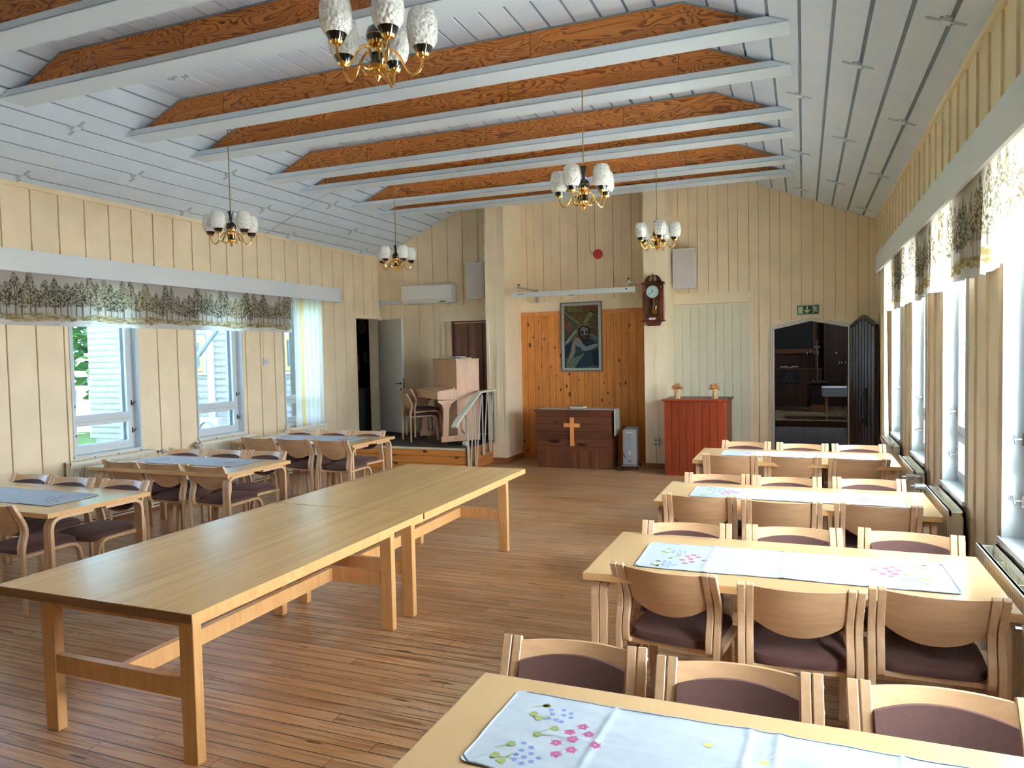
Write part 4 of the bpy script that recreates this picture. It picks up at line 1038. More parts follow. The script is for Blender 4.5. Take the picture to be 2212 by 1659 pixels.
# cloth over the top, hanging down on the right
m = MB(); pts = [(-0.66, 0.988), (-0.3, 0.9875), (0.2, 0.988), (0.60, 0.989), (0.690, 0.987), (0.699, 0.97), (0.700, 0.85), (0.703, 0.72), (0.700, 0.56)]
G = []
for i, (x, z) in enumerate(pts):
    row = []
    for j in range(9):
        y = -0.22+0.40*j/8; row.append(m.bm.verts.new((x+0.006*math.sin(j*1.3)*(1 if i > 5 else 0), y*(1+0.03*math.sin(i)), z+(0.0 if i < 6 else -0.012*math.sin(j*0.8)))))
    G.append(row)
for i in range(len(pts)-1):
    for j in range(8): m.face([G[i][j], G[i][j+1], G[i+1][j+1], G[i+1][j]])
o = m.build('altar_cloth', M['linen_s'], None, True, loc=(-3.60, 11.95, 0.0)); tag(o, 'long white cloth lying on the altar cabinet and hanging over its right side', 'cloth')
sm = o.modifiers.new('thick', 'SOLIDIFY'); sm.thickness = 0.003; sm.offset = 1
t = thing('book', 'closed black book lying on the white altar cloth', 'book', (-3.56, 11.90, 0.991), R(-8))
MB().box(-0.125, 0.125, -0.085, 0.085, 0, 0.006).build('cover', M['black'], t)
MB().box(-0.118, 0.120, -0.080, 0.080, 0.006, 0.045).build('pages', M['page'], t)
MB().box(-0.125, 0.125, -0.085, 0.085, 0.045, 0.051).build('cover', M['black'], t)
m = MB(); m.tube([(-0.15, -0.03, 0.0), (-0.15, -0.03, 0.06)], 0.006, 6); m.tube([(-0.16, -0.05, 0.0), (-0.13, -0.05, 0.0), (-0.13, -0.02, 0.0)], 0.004, 6); m.tube([(-0.15, -0.03, 0.005), (-0.12, -0.06, 0.003)], 0.004, 6)
o = m.build('book_rest', M['darkmetal'], None, loc=(-3.57, 11.86, 0.992)); tag(o, 'tiny black metal stand beside the book on the altar', 'book rest')

# painting
t = thing('framed_painting', 'framed painting of a robed figure carrying a cross on the pine wall', 'painting', (-3.74, YF-0.05, 1.60), 0)
pw_, ph = 0.385, 1.255
m = MB()
for (x0, x1, z0, z1) in ((-pw_, -pw_+0.018, 0.018, ph-0.018), (pw_-0.018, pw_, 0.018, ph-0.018), (-pw_, pw_, 0, 0.018), (-pw_, pw_, ph-0.018, ph)): m.box(x0, x1, -0.040, 0, z0, z1)
m.build('outer_frame', M['frame_d'], t)
m = MB()
for (x0, x1, z0, z1) in ((-pw_+0.018, -pw_+0.062, 0.018, ph-0.018), (pw_-0.062, pw_-0.018, 0.018, ph-0.018), (-pw_+0.062, pw_-0.062, 0.018, 0.062), (-pw_+0.062, pw_-0.062, ph-0.062, ph-0.018)): m.box(x0, x1, -0.048, 0, z0, z1)
m.build('inner_frame', M['frame_s'], t)
Wp, Hp = 2*(pw_-0.062), ph-0.124
nu, nv = 170, 300
vv, uu = np.mgrid[0:nv, 0:nu]; px_ = 165+uu/(nu-1)*735; py_ = 185+(1-vv/(nv-1))*1335
nr = np.random.RandomState(4)
def nz(a, b): return nr.rand(nv//a+2, nu//b+2).repeat(a, 0).repeat(b, 1)[:nv, :nu]
img = np.zeros((nv, nu, 3)); img[:] = (0.055, 0.040, 0.022)
def inside(poly):
    r_ = np.zeros(px_.shape, bool); n_ = len(poly); j = n_-1
    for i in range(n_):
        xi, yi = poly[i]; xj, yj = poly[j]
        c_ = ((yi > py_) != (yj > py_)) & (px_ < (xj-xi)*(py_-yi)/(yj-yi+1e-9)+xi); r_ ^= c_; j = i
    return r_
def paint(poly, c, var=0.25, a=4, b=3):
    k_ = inside(poly); f = (1-var+2*var*nz(a, b))[..., None]; img[k_] = (np.array(c)*f)[k_]
def stroke(p, q, w, c):
    dx, dy = q[0]-p[0], q[1]-p[1]; l = math.hypot(dx, dy); nx_, ny_ = -dy/l*w/2, dx/l*w/2
    paint([(p[0]+nx_, p[1]+ny_), (q[0]+nx_, q[1]+ny_), (q[0]-nx_, q[1]-ny_), (p[0]-nx_, p[1]-ny_)], c, 0.15)
n3, n4 = nz(9, 7), nz(4, 4)
up = py_ < 750
img[up & (n3 > 0.6)] = (0.085, 0.045, 0.022); img[up & (n3 < 0.25)] = (0.04, 0.04, 0.018)
img[(py_ < 320) & (px_ < 560) & (n4 > 0.55)] = (0.12, 0.12, 0.03); img[(py_ < 290) & (px_ > 560) & (n4 > 0.4)] = (0.13, 0.028, 0.02)
img[(py_ > 470) & (py_ < 690) & (px_ < 350) & (n4 > 0.45)] = (0.14, 0.05, 0.022)
img[py_ >= 900] = (0.014, 0.022, 0.028)
paint([(165, 290), (500, 570), (420, 650), (165, 420)], (0.045, 0.055, 0.035)); paint([(165, 290), (500, 555), (480, 590), (165, 330)], (0.10, 0.115, 0.06))
paint([(560, 560), (730, 300), (800, 350), (640, 570)], (0.10, 0.12, 0.045)); paint([(728, 292), (812, 335), (790, 358), (712, 312)], (0.006, 0.006, 0.008))
paint([(420, 690), (470, 740), (250, 985), (175, 1030), (175, 960)], (0.10, 0.115, 0.085)); paint([(300, 860), (440, 700), (470, 780), (330, 960)], (0.075, 0.075, 0.045)); paint([(200, 960), (420, 700), (440, 715), (185, 1020)], (0.16, 0.22, 0.22))
paint([(690, 760), (880, 910), (880, 990), (680, 880)], (0.04, 0.065, 0.075)); paint([(700, 770), (880, 895), (880, 920), (700, 800)], (0.08, 0.12, 0.13))
paint([(480, 640), (560, 590), (700, 620), (730, 740), (700, 880), (650, 1000), (560, 1010), (480, 860), (455, 780)], (0.010, 0.009, 0.010))   # hair
paint([(505, 690), (600, 645), (680, 690), (690, 820), (650, 920), (580, 930), (515, 850)], (0.085, 0.075, 0.085))                              # face
paint([(515, 730), (590, 735), (585, 790), (525, 790)], (0.018, 0.016, 0.02)); paint([(620, 730), (682, 740), (678, 785), (615, 785)], (0.018, 0.016, 0.02))
paint([(585, 720), (607, 720), (612, 810), (590, 810)], (0.19, 0.19, 0.20)); paint([(520, 660), (580, 645), (660, 670), (660, 700), (530, 705)], (0.12, 0.11, 0.115))
paint([(520, 820), (690, 820), (670, 960), (600, 1040), (540, 920)], (0.022, 0.016, 0.018)); paint([(555, 860), (640, 850), (640, 885), (560, 890)], (0.05, 0.035, 0.035))
for q in ((430, 650, 560, 590), (480, 640, 640, 570), (560, 560, 700, 640), (500, 600, 640, 620), (600, 560, 680, 600), (640, 540, 720, 660), (440, 690, 520, 620)): stroke(q[:2], q[2:], 14, (0.085, 0.095, 0.03))
paint([(400, 880), (470, 865), (520, 920), (560, 1000), (470, 1060), (400, 1180), (330, 1320), (240, 1330), (300, 1150), (330, 990)], (0.14, 0.125, 0.115))   # shoulder, flank
paint([(400, 870), (480, 870), (530, 950), (500, 1020), (420, 1000)], (0.17, 0.125, 0.09))
paint([(410, 980), (520, 960), (640, 1075), (600, 1160), (560, 1150)], (0.10, 0.145, 0.155)); paint([(600, 1080), (760, 1020), (885, 1000), (885, 1060), (720, 1140), (640, 1165), (580, 1150)], (0.12, 0.15, 0.155))
paint([(400, 1020), (580, 1160), (400, 1280)], (0.03, 0.045, 0.05))
for k in range(5): stroke((390, 1080+k*38), (500+k*12, 1075+k*42), 9, (0.008, 0.010, 0.012))
paint([(580, 1160), (720, 1140), (885, 1060), (895, 1520), (450, 1520), (520, 1330)], (0.018, 0.036, 0.050)); paint([(760, 1180), (890, 1120), (895, 1520), (780, 1520)], (0.010, 0.018, 0.026))
paint([(200, 1400), (250, 1310), (430, 1290), (590, 1180), (560, 1260), (470, 1360), (380, 1520), (200, 1510)], (0.10, 0.125, 0.09))
for k in range(6): stroke((215+k*30, 1500), (330+k*44, 1290-k*16), 12, (0.014, 0.02, 0.02)); stroke((235+k*30, 1500), (345+k*44, 1295-k*16), 9, (0.18, 0.22, 0.17))
paint([(190, 1330), (250, 1260), (240, 1320), (200, 1400)], (0.03, 0.07, 0.12))
stroke((665, 1480), (760, 1500), 5, (0.2, 0.22, 0.2)); stroke((760, 1505), (775, 1440), 5, (0.2, 0.22, 0.2)); stroke((775, 1490), (880, 1500), 5, (0.2, 0.22, 0.2)); stroke((790, 1500), (800, 1460), 5, (0.2, 0.22, 0.2)); stroke((820, 1500), (826, 1472), 5, (0.2, 0.22, 0.2))
P = np.stack([uu/(nu-1)*Wp-Wp/2, np.full(uu.shape, -0.028), 0.062+vv/(nv-1)*Hp], -1).reshape(-1, 3)
idx = np.arange(nv*nu).reshape(nv, nu); F_ = np.stack([idx[:-1, :-1], idx[:-1, 1:], idx[1:, 1:], idx[1:, :-1]], -1).reshape(-1, 4)
me = bpy.data.meshes.new('canvas'); me.from_pydata(P.tolist(), [], F_.tolist()); ca = me.color_attributes.new('Col', 'FLOAT_COLOR', 'POINT')
rgba = np.ones((nv*nu, 4)); rgba[:, :3] = np.clip(img.reshape(-1, 3)*1.25, 0, 1); ca.data.foreach_set('color', rgba.ravel()); me.materials.append(M['canvas'])
o = bpy.data.objects.new('canvas', me); C.objects.link(o); o.parent = t
MB().box(-Wp/2, Wp/2, -0.026, -0.002, 0.062, 0.062+Hp).build('backing', M['dark'], t)

# projector screen on brackets
t = thing('projector_screen', 'rolled up projector screen tube in a white case above the painting', 'projector screen', (-3.645, 11.90, 2.965))
m = MB(); m.prism([(-0.035, -0.040), (0.035, -0.040), (0.040, -0.01), (0.035, 0.038), (-0.035, 0.038), (-0.04, -0.01)], -1.05, 1.05, 'x'); m.build('case', M['winwhite'], t)
for s in (-1, 1): MB().box(*sorted((s*1.05, s*1.075)), -0.045, 0.045, -0.05, 0.045).build('end_cap', M['greywhite'], t)
MB().box(-0.98, -0.86, -0.0405, -0.0395, 0.0, 0.014).build('maker_label', M['pad'], t)
m = MB(); m.box(0.84, 0.97, -0.041, -0.0395, -0.005, 0.022); m.mi = 1; m.box(0.93, 0.965, -0.042, -0.041, 0.0, 0.018); m.build('warning_label', [M['greywhite'], M['dark']], t)
MB().tube([(-0.05, -0.01, -0.045), (0.05, -0.01, -0.045)], 0.008, 8).build('pull_handle', M['pad'], t)
for x, lab in ((-0.95, 'left'), (0.98, 'right')):
    b = thing('screen_bracket', 'green steel bracket carrying the %s end of the projector screen' % lab, 'bracket', (-3.645+x, YF-0.045, 2.90), 0, 'projector screen brackets')
    MB().box(-0.02, 0.02, -0.03, 0.01, -0.02, 0.22).build('wall_plate', M['railm'], b)
    m = MB(); m.box(-0.016, 0.016, -1.02, 0.0, 0.175, 0.205); m.build('arm', M['railm'], b)
    MB().tube([(0, -0.93, 0.205), (0, -0.93, 0.235)], 0.008, 8).tube([(0, -0.93, 0.235), (0, -0.93, 0.25)], 0.022, 10).build('clamp_knob', M['dark'], b)
    MB().tube([(0, -0.905, 0.175), (0, -0.905, 0.105)], 0.006, 6).build('hook', M['steel'], b)

# alarm bell and its cable
t = thing('alarm_bell', 'round red alarm bell on the panelled wall above the screen', 'alarm bell', (-3.427, YF-0.016, 3.703))
m = MB(); m.lathe([(0, 0), (0.085, 0), (0.088, -0.012), (0.080, -0.035), (0.05, -0.05), (0.015, -0.053), (0.0, -0.053)], seg=28)
for v in m.bm.verts: v.co = Vector((v.co.x, v.co.z, v.co.y))
m.build('gong', M['redbell'], t, True)
MB().tube([(0, -0.052, 0), (0, -0.058, 0)], 0.012, 10).build('centre_bolt', M['darkmetal'], t)
m = MB(); m.tube([(0, 0, 0), (-0.055, 0, 0.02), (-0.08, 0, 0.08), (-0.08, 0, 0.95)], 0.007, 6)
m.build('bell_cable', M['cable'], None, loc=(-3.50, YF-0.022, 3.70)); o = bpy.data.objects['bell_cable']; tag(o, 'pale cable clipped down the wall to the red bell', 'cable')
for k in range(5): MB().box(-0.092, -0.068, -0.010, 0.004, 0.12+k*0.17, 0.128+k*0.17).build('cable_clip', M['winwhite'], o)

# wall clock
t = thing('wall_clock', 'mahogany pendulum wall clock hanging on the right-hand pillar', 'clock', (-2.275, 12.0-0.001, 2.34))
k_ = 0.86/1400.0
def cp(x, y): return ((x-475)*k_*1.0, (1590-y)*k_+0.012)
D = -0.11
poly = [cp(*q) for q in [(333, 1585), (648, 1585), (670, 1520), (710, 1475), (785, 1465), (785, 1435), (755, 1425), (755, 490), (785, 440), (775, 430), (710, 425), (680, 350), (640, 290), (590, 250), (525, 248), (545, 275), (585, 340), (580, 390), (540, 412), (505, 400), (495, 350), (455, 350), (440, 400), (410, 412), (370, 395), (360, 340), (400, 285), (418, 255), (370, 255), (310, 300), (270, 370), (235, 435), (160, 465), (205, 500), (205, 1435), (175, 1450), (185, 1475), (240, 1480), (300, 1520)]]
m = MB(); m.prism(poly, D+0.02, 0.0, 'y'); 
from mathutils.geometry import tessellate_polygon
m.build('case', M['mahog'], t)
m = MB()
for a, b in ((205, 300), (660, 755)):
    p0, p1 = cp(a, 1430), cp(b, 500); m.box(p0[0], p1[0], D, D+0.02, p0[1], p1[1])
p0, p1 = cp(300, 1430), cp(660, 1345); m.box(p0[0], p1[0], D, D+0.02, p0[1], p1[1])
m.build('front_rails', M['mahog'], t)
m = MB(); p0, p1 = cp(165, 1475), cp(790, 1440); m.box(p0[0], p1[0], D-0.015, 0, p0[1], p1[1]); p0, p1 = cp(175, 480), cp(785, 440); m.box(p0[0], p1[0], D-0.01, 0, p0[1], p1[1]); m.build('moulding', M['mahog'], t)
cx_, cz_ = cp(475, 350)
MB().lathe([(0, -0.03), (0.012, -0.03), (0.014, 0.0), (0.008, 0.012), (0.018, 0.035), (0.018, 0.05), (0.008, 0.062), (0.005, 0.085), (0, 0.095)], cx_, D/2, cz_+0.01, 14).build('finial', M['mahog'], t, True)
dc = cp(480, 690)
MB().disc((dc[0], D-0.004, dc[1]), 0.104, 'y', 0.02, 36).build('bezel', M['steel'], t)
dial = MB().disc((dc[0], D-0.016, dc[1]), 0.096, 'y', 0.006, 36).build('dial', M['dial'], t)
for hnum in range(1, 13):
    a = PI/2-hnum*PI/6
    text_mesh(str(hnum), 0.026, 'numeral', M['darkmetal'], dial, (dc[0]+0.076*math.cos(a), D-0.0195, dc[1]+0.076*math.sin(a)), (PI/2, 0, 0))
def hand(nm, ang, ln, w):
    a = PI/2-ang; c_, s_ = math.cos(a), math.sin(a); m = MB()
    q = [(-0.012, 0), (0, w), (ln*0.8, w*0.8), (ln, 0), (ln*0.8, -w*0.8), (0, -w)]
    m.prism([(dc[0]+u*c_-v*s_, dc[1]+u*s_+v*c_) for u, v in q], D-0.024, D-0.021, 'y'); m.build(nm, M['dark'], t)
hand('hour_hand', (11+39/60)*PI/6, 0.052, 0.006); hand('minute_hand', 39*PI/30, 0.080, 0.004)
p0, p1 = cp(300, 1345), cp(660, 870)
MB().box(p0[0], p1[0], D+0.012, D+0.0205, p0[1], p1[1]).build('pendulum_window', M['apsedoor'], t)
m = MB(); pts = [(cp(310, 860)), cp(312, 1215), cp(370, 1310), cp(475, 1335), cp(580, 1310), cp(637, 1215), cp(637, 860)]
m.tube([(p[0], D+0.010, p[1]) for p in pts], 0.002, 5); m.build('gilt_line', M['brass'], t)
m = MB(); pr0 = cp(500, 870); pr1 = cp(515, 1080); m.tube([(pr0[0], D+0.006, pr0[1]), (pr1[0], D+0.006, pr1[1])], 0.006, 6)
pb = cp(522, 1215); m.tube([(pb[0]-0.028, D+0.004, pb[1]+0.09), (pb[0]-0.02, D+0.004, pb[1]+0.055), (pb[0]-0.02, D+0.004, pb[1]+0.04)], 0.004, 5); m.tube([(pb[0]+0.028, D+0.004, pb[1]+0.09), (pb[0]+0.02, D+0.004, pb[1]+0.055), (pb[0]+0.02, D+0.004, pb[1]+0.04)], 0.004, 5)
m.disc((pb[0], D+0.0, pb[1]), 0.043, 'y', 0.012, 24); m.build('pendulum', M['brass'], t, True)
p0, p1 = cp(378, 1425), cp(558, 1370); MB().box(p0[0], p1[0], D-0.003, D, p0[1], p1[1]).build('name_plate', M['greywhite'], t)
for q in ((235, 585), (705, 565), (235, 1405), (703, 1397)):
    c0 = cp(*q); MB().box(c0[0]-0.013, c0[0]+0.013, D-0.008, D, c0[1]-0.010, c0[1]+0.010).build('corner_stud', M['brass'], t)

# speakers, air conditioner, sockets
for x, y, lab, rz in ((-1.875, YF-0.30, 'pale box loudspeaker on the wall right of the clock', R(0)), (-5.68, YF-0.42, 'pale box loudspeaker half hidden behind the left pillar', R(0))):
    t = thing('loudspeaker', lab, 'loudspeaker', (x, y, 2.99), rz, 'wall loudspeakers')
    s2 = 0.185
    MB().box(-s2, s2, 0.0, 0.22, 0, 0.67).bevel(0.006).build('cabinet', M['greywhite'], t)
    MB().box(-s2+0.018, s2-0.018, -0.008, 0.0, 0.02, 0.65).build('grille', M['speaker'], t)
    m = MB(); m.box(-0.02, 0.02, 0.22, YF-y, 0.25, 0.42); m.tube([(0, 0.1, 0.67), (0, 0.1, 0.70)], 0.008, 6); m.box(-0.005, 0.005, 0.1, 0.22, 0.4, 0.41); m.build('wall_bracket', M['pad'], t)
t = thing('air_conditioner', 'white wall-mounted air conditioner above the piano', 'air conditioner', (-6.80, YF-0.02, 2.96))
prof = [(-0.0, 0), (-0.17, 0.0), (-0.22, 0.035), (-0.245, 0.10), (-0.235, 0.33), (-0.20, 0.36), (0, 0.36)]
m = MB(); m.prism(prof, -0.55, 0.55, 'x'); m.bevel(0.008, 2).build('body', M['ac'], t, True)
m = MB(); m.box(-0.44, -0.05, -0.232, -0.20, 0.008, 0.03); m.build('air_flap', M['winwhite'], t)
MB().box(-0.53, 0.53, -0.2475, -0.235, 0.062, 0.066).build('flap_gap', M['pad'], t)
MB().box(0.28, 0.40, -0.232, -0.21, 0.010, 0.035).build('sensor_window', M['pad'], t)
m = MB(); m.box(-7.93, -7.30, YF-0.075, YF-0.012, 2.985, 3.06); m.box(-7.97, -7.90, YF-0.085, YF-0.012, 2.93, 3.07)
o = m.build('pipe_cover', M['winwhite']); tag(o, 'white pipe duct running left from the air conditioner to the corner', 'duct')
def socket(x, y, z, lab):
    t = thing('wall_socket', lab, 'socket', (x, y, z))
    MB().box(-0.045, 0.045, -0.035, 0, -0.07, 0.07).bevel(0.005).build('housing', M['winwhite'], t)
    for dz in (-0.033, 0.033): MB().disc((-0.004, -0.0365, dz), 0.021, 'y', 0.003, 16).build('outlet', M['pad'], t)
socket(-2.255, 11.99, 0.445, 'double wall socket low on the clock pillar')
m = MB().tube([(-2.262, 11.985, 0.375), (-2.262, 11.985, 0.1)], 0.005, 6).build('socket_cable', M['cable']); tag(m, 'thin cable running down the clock pillar below the socket', 'cable')
m = MB(); m.box(0, 0.03, -0.05, 0.05, -0.055, 0.055); m.mi = 1; m.box(0.03, 0.036, -0.03, 0.03, -0.03, 0.03)
o = m.build('switch_box', [M['greywhite'], M['speaker']], None, loc=(XL, 9.34, 1.90)); tag(o, 'small grey switch box on the left wall between windows', 'switch')
m = MB().tube([(XL+0.008, 9.31, 1.95), (XL+0.008, 9.31, 2.95)], 0.004, 5).build('switch_cable', M['cable']); tag(m, 'thin cable hanging from the left valance to the switch box', 'cable')

# exit sign
t = thing('exit_sign', 'green emergency exit sign with arrow and running figure above the dark door', 'sign', (0.07, YF-0.017, 2.563))
MB().box(-0.175, 0.175, -0.008, 0, -0.088, 0.088).build('plate', M['signw'], t)
MB().box(-0.162, 0.162, -0.010, -0.008, -0.070, 0.070).build('green_field', M['green'], t)
def sg(x, y): return ((x-985)*0.324/1300, (822-y)*0.324/1300*1.02)
def poly_part(nm, polys, mat, y0=-0.0125, y1=-0.010):
    m = MB()
    for p in polys: m.prism([sg(*q) for q in p], y0, y1, 'y')
    return m.build(nm, mat, t)
poly_part('door_symbol', [[(380, 610), (670, 605), (665, 1050), (378, 1055)]], M['signw'])
poly_part('arrow', [[(890, 590), (975, 590), (975, 890), (1105, 780), (1105, 870), (930, 1040), (760, 890), (760, 800), (890, 890)]], M['signw'])
m = MB()
def seg_(p, q, w):
    p, q = sg(*p), sg(*q); d = Vector((q[0]-p[0], q[1]-p[1])).normalized(); n_ = Vector((-d.y, d.x))*w*0.324/1300/2; d = d*w*0.324/2600
    m.prism([(p[0]-d.x+n_.x, p[1]-d.y+n_.y), (q[0]+d.x+n_.x, q[1]+d.y+n_.y), (q[0]+d.x-n_.x, q[1]+d.y-n_.y), (p[0]-d.x-n_.x, p[1]-d.y-n_.y)], -0.0125, -0.010, 'y')
hc = sg(1300, 630); m.disc((hc[0], -0.0113, hc[1]), 0.0145, 'y', 0.0025, 20)
seg_((1360, 680), (1440, 830), 110); seg_((1330, 700), (1320, 775), 45); seg_((1320, 785), (1215, 785), 45); seg_((1380, 665), (1480, 665), 50); seg_((1480, 670), (1530, 750), 45)
seg_((1400, 850), (1310, 890), 60); seg_((1305, 890), (1305, 1000), 55); seg_((1450, 840), (1445, 920), 60); seg_((1445, 930), (1575, 925), 50)
m.build('running_figure', M['signw'], t)

# oil heater
t = thing('oil_heater', 'light grey oil-filled radiator heater between altar and clock pillar', 'heater', (-2.66, 11.80, 0), R(6))
m = MB(); m.box(-0.115, 0.115, -0.02, 0.03, 0.075, 0.66); m.bevel(0.02, 3).build('control_panel', M['heater'], t, True)
fins = MB()
for k in range(6): fins.box(-0.10, 0.10, 0.04+k*0.075, 0.095+k*0.075, 0.10, 0.665)
fins.box(-0.085, 0.085, 0.03, 0.52, 0.62, 0.655); fins.box(-0.05, 0.05, 0.03, 0.5, 0.14, 0.2)
fins.build('fins', M['heater'], t)
for z, r in ((0.52, 0.034), (0.465, 0.028)):
    kn = MB().disc((-0.0, -0.03, z), r, 'y', 0.02, 20).build('dial_knob', M['heater'], t); MB().box(-0.003, 0.003, -0.046, -0.040, z-r*0.7, z+r*0.7).build('pointer', M['pad'], kn)
MB().disc((0, -0.021, 0.575), 0.008, 'y', 0.006, 10).build('pilot_lamp', M['dark'], t)
m = MB(); m.box(-0.06, 0.06, -0.023, -0.018, 0.605, 0.625); m.build('badge', M['speaker'], t)
m = MB(); m.prism([(-0.02, 0.27), (0, 0.235), (0.02, 0.27), (0.012, 0.31), (0, 0.33), (-0.012, 0.31)], -0.022, -0.018, 'y'); m.build('grip_hole', M['speaker'], t)
m = MB(); m.prism([(-0.07, 0.09), (0.07, 0.09), (0.045, 0.20), (0, 0.225), (-0.045, 0.20)], -0.026, -0.019, 'y'); m.build('lower_cover', M['heater'], t)
MB().box(-0.022, 0.022, -0.03, -0.026, 0.125, 0.165).build('rating_plate', M['pad'], t)
for yy in (0.0, 0.42):
    f_ = MB().box(-0.14, 0.14, yy-0.01, yy+0.03, 0.058, 0.072).build('foot_bar', M['heater'], t)
    for s in (-1, 1): MB().tube([(s*0.12-0.012, yy+0.01, 0.03), (s*0.12+0.012, yy+0.01, 0.03)], 0.029, 14).build('castor', M['dark'], f_)
m = MB().tube(smooth_pts([(-0.03, 0.0, 0.12), (-0.14, -0.03, 0.3), (-0.2, 0.1, 0.15), (-0.28, 0.05, 0.012), (-0.2, -0.12, 0.008), (-0.05, -0.10, 0.008), (0.02, -0.06, 0.01)]), 0.006, 6)
m.build('power_cord', M['dark'], t, True)

# red lectern with two straw sheaves
t = thing('red_cabinet', 'tall red-brown boarded cabinet standing in front of the white panel door', 'cabinet', (-1.565, 11.60, 0))
hx = 0.452
MB().box(-hx, hx, -0.20, 0.20, 0.07, 1.165).build('front_boards', M['redwood'], t)
MB().box(-hx+0.012, hx-0.012, -0.185, 0.19, 0, 0.07).build('plinth', M['redplain'], t)
MB().box(-hx-0.032, hx+0.032, -0.235, 0.0, 1.165, 1.195).bevel(0.004).build('top_moulding', M['redplain'], t)
MB().box(-hx, hx+0.08, 0.0, 0.42, 1.168, 1.20).build('top', M['altar'], t)
MB().box(hx-0.02, hx+0.055, 0.20, 0.40, 0.0, 1.168).build('side_post', M['brownw'], t)
MB().box(-hx, hx-0.02, 0.20, 0.38, 0.0, 1.168).build('inner_body', M['redplain'], t)
MB().tube([(hx+0.0, -0.02, 1.13), (hx+0.03, -0.02, 1.12), (hx+0.03, -0.02, 1.10), (hx, -0.02, 1.095)], 0.004, 5).build('hook', M['steel'], t)
def sheaf(x, y, lab, seed):
    rn = random.Random(seed); t = thing('straw_sheaf', lab, 'straw ornament', (x, y, 1.196 if y < 11.6 else 1.201), 0, 'straw sheaves on the red cabinet')
    m = MB()
    for k in range(46):
        a = rn.uniform(0, 2*PI); r0 = 0.045*math.sqrt(rn.random()); 
        m.tube([(r0*1.15*math.cos(a), r0*1.15*math.sin(a), 0), (r0*0.55*math.cos(a), r0*0.55*math.sin(a), 0.115), (r0*0.7*math.cos(a), r0*0.7*math.sin(a), 0.15)], 0.0045, 4)
    m.build('stalks', M['strawl'], t)
    MB().lathe([(0.028, 0.105), (0.031, 0.112), (0.028, 0.119)], seg=16).build('binding', M['straw'], t)
    m = MB()
    for k in range(110):
        a = rn.uniform(0, 2*PI); el = rn.uniform(-0.25, 1.25); d = Vector((math.cos(a)*math.cos(el), math.sin(a)*math.cos(el), math.sin(el)))
        p = Vector((0, 0, 0.15)); l = rn.uniform(0.075, 0.105)
        m.tube([p+d*0.015, p+d*l*0.6+Vector((0, 0, 0.012)), p+d*l], [0.003, 0.0075, 0.002], 4)
    o = m.build('ears', M['straw'], t)
    return t
sheaf(-1.835, 11.50, 'left one of two straw sheaves on the red cabinet', 1)
sheaf(-1.265, 11.50, 'right one of two straw sheaves on the red cabinet', 2)

# ------------------------------------------------------------------ stage
stg = MB().box(XL, -5.212, 10.87, YF, 0.0, ST-0.012).build('stage_core', M['dark'])
stg.name = 'trim_4'; struct(stg)
MB().box(XL, -5.212, 10.85, 10.87, 0.0, ST-0.03).build('front_boards', M['stagepine'], stg)
MB().box(-5.212, -5.195, 10.85, 12.0, 0.0, ST-0.01).build('side_boards', M['stageside'], stg)
MB().box(XL, -5.195, 10.835, 10.88, ST-0.03, ST).build('edge_strip', M['railw'], stg)
MB().box(XL, -5.195, 10.88, YF, ST-0.012, ST).build('stage_covering', M['stagefloor'], stg)

# folding door at the back of the stage
x0, x1 = -6.41, -5.26
m = MB(); x = x0+0.02; k = 0
m.box(x0, x0+0.03, YF+0.02, YF+0.12, ST, 2.60); m.box(x0, x1, YF+0.02, YF+0.12, 2.57, 2.60)
d5 = m.build('door_2', M['folddoor']); struct(d5)
x = x0+0.03
while x < x1:
    m = MB(); w_ = 0.30
    m.prism([(x, YF+0.06), (x+w_*0.5, YF+0.045), (x+w_, YF+0.06), (x+w_, YF+0.075), (x, YF+0.075)], ST+0.01, 2.56, 'z')
    m.build('fold_panel', M['folddoor'], d5)
    MB().tube([(x+w_, YF+0.05, ST+0.01), (x+w_, YF+0.05, 2.56)], 0.016, 8).build('fold_hinge', M['brownw'], d5); x += w_+0.012
struct(bx(-6.6, -5.1, YF+0.3, YF+0.35, 0, 2.9).build('wall_back_stage', M['dark']))

# open door in the left wall with its frame
fr = MB()
fr.box(XL-0.23, XL+0.02, 11.86, 11.91, ST, 2.69); fr.box(XL-0.23, XL+0.02, 12.73, 12.84, ST, 2.69); fr.box(XL-0.23, XL+0.02, 11.86, 12.84, 2.69, 2.75)
fr = struct(fr.build('trim_5', M['wall_plain']))
ang = R(-30)
df = MB().box(0, 0.93, -0.02, 0.02, 0.06, 2.27).bevel(0.003).build('door_1', M['doorblue'], None, loc=(XL+0.03, 12.70, ST), rz=ang); struct(df)
for s in (-1, 1):
    h = MB().tube([(0.86, s*0.02, 1.02), (0.86, s*0.065, 1.02), (0.74, s*0.07, 1.02)], 0.010, 8).disc((0.86, s*0.022, 1.02), 0.026, 'y', 0.006, 16).build('handle', M['darkmetal'], df, True)
    MB().disc((0.86, s*0.022, 0.905), 0.022, 'y', 0.006, 16).build('keyhole_plate', M['darkmetal'], df)
MB().box(0.928, 0.934, -0.012, 0.012, 0.85, 1.12).build('lock_plate', M['darkmetal'], df)
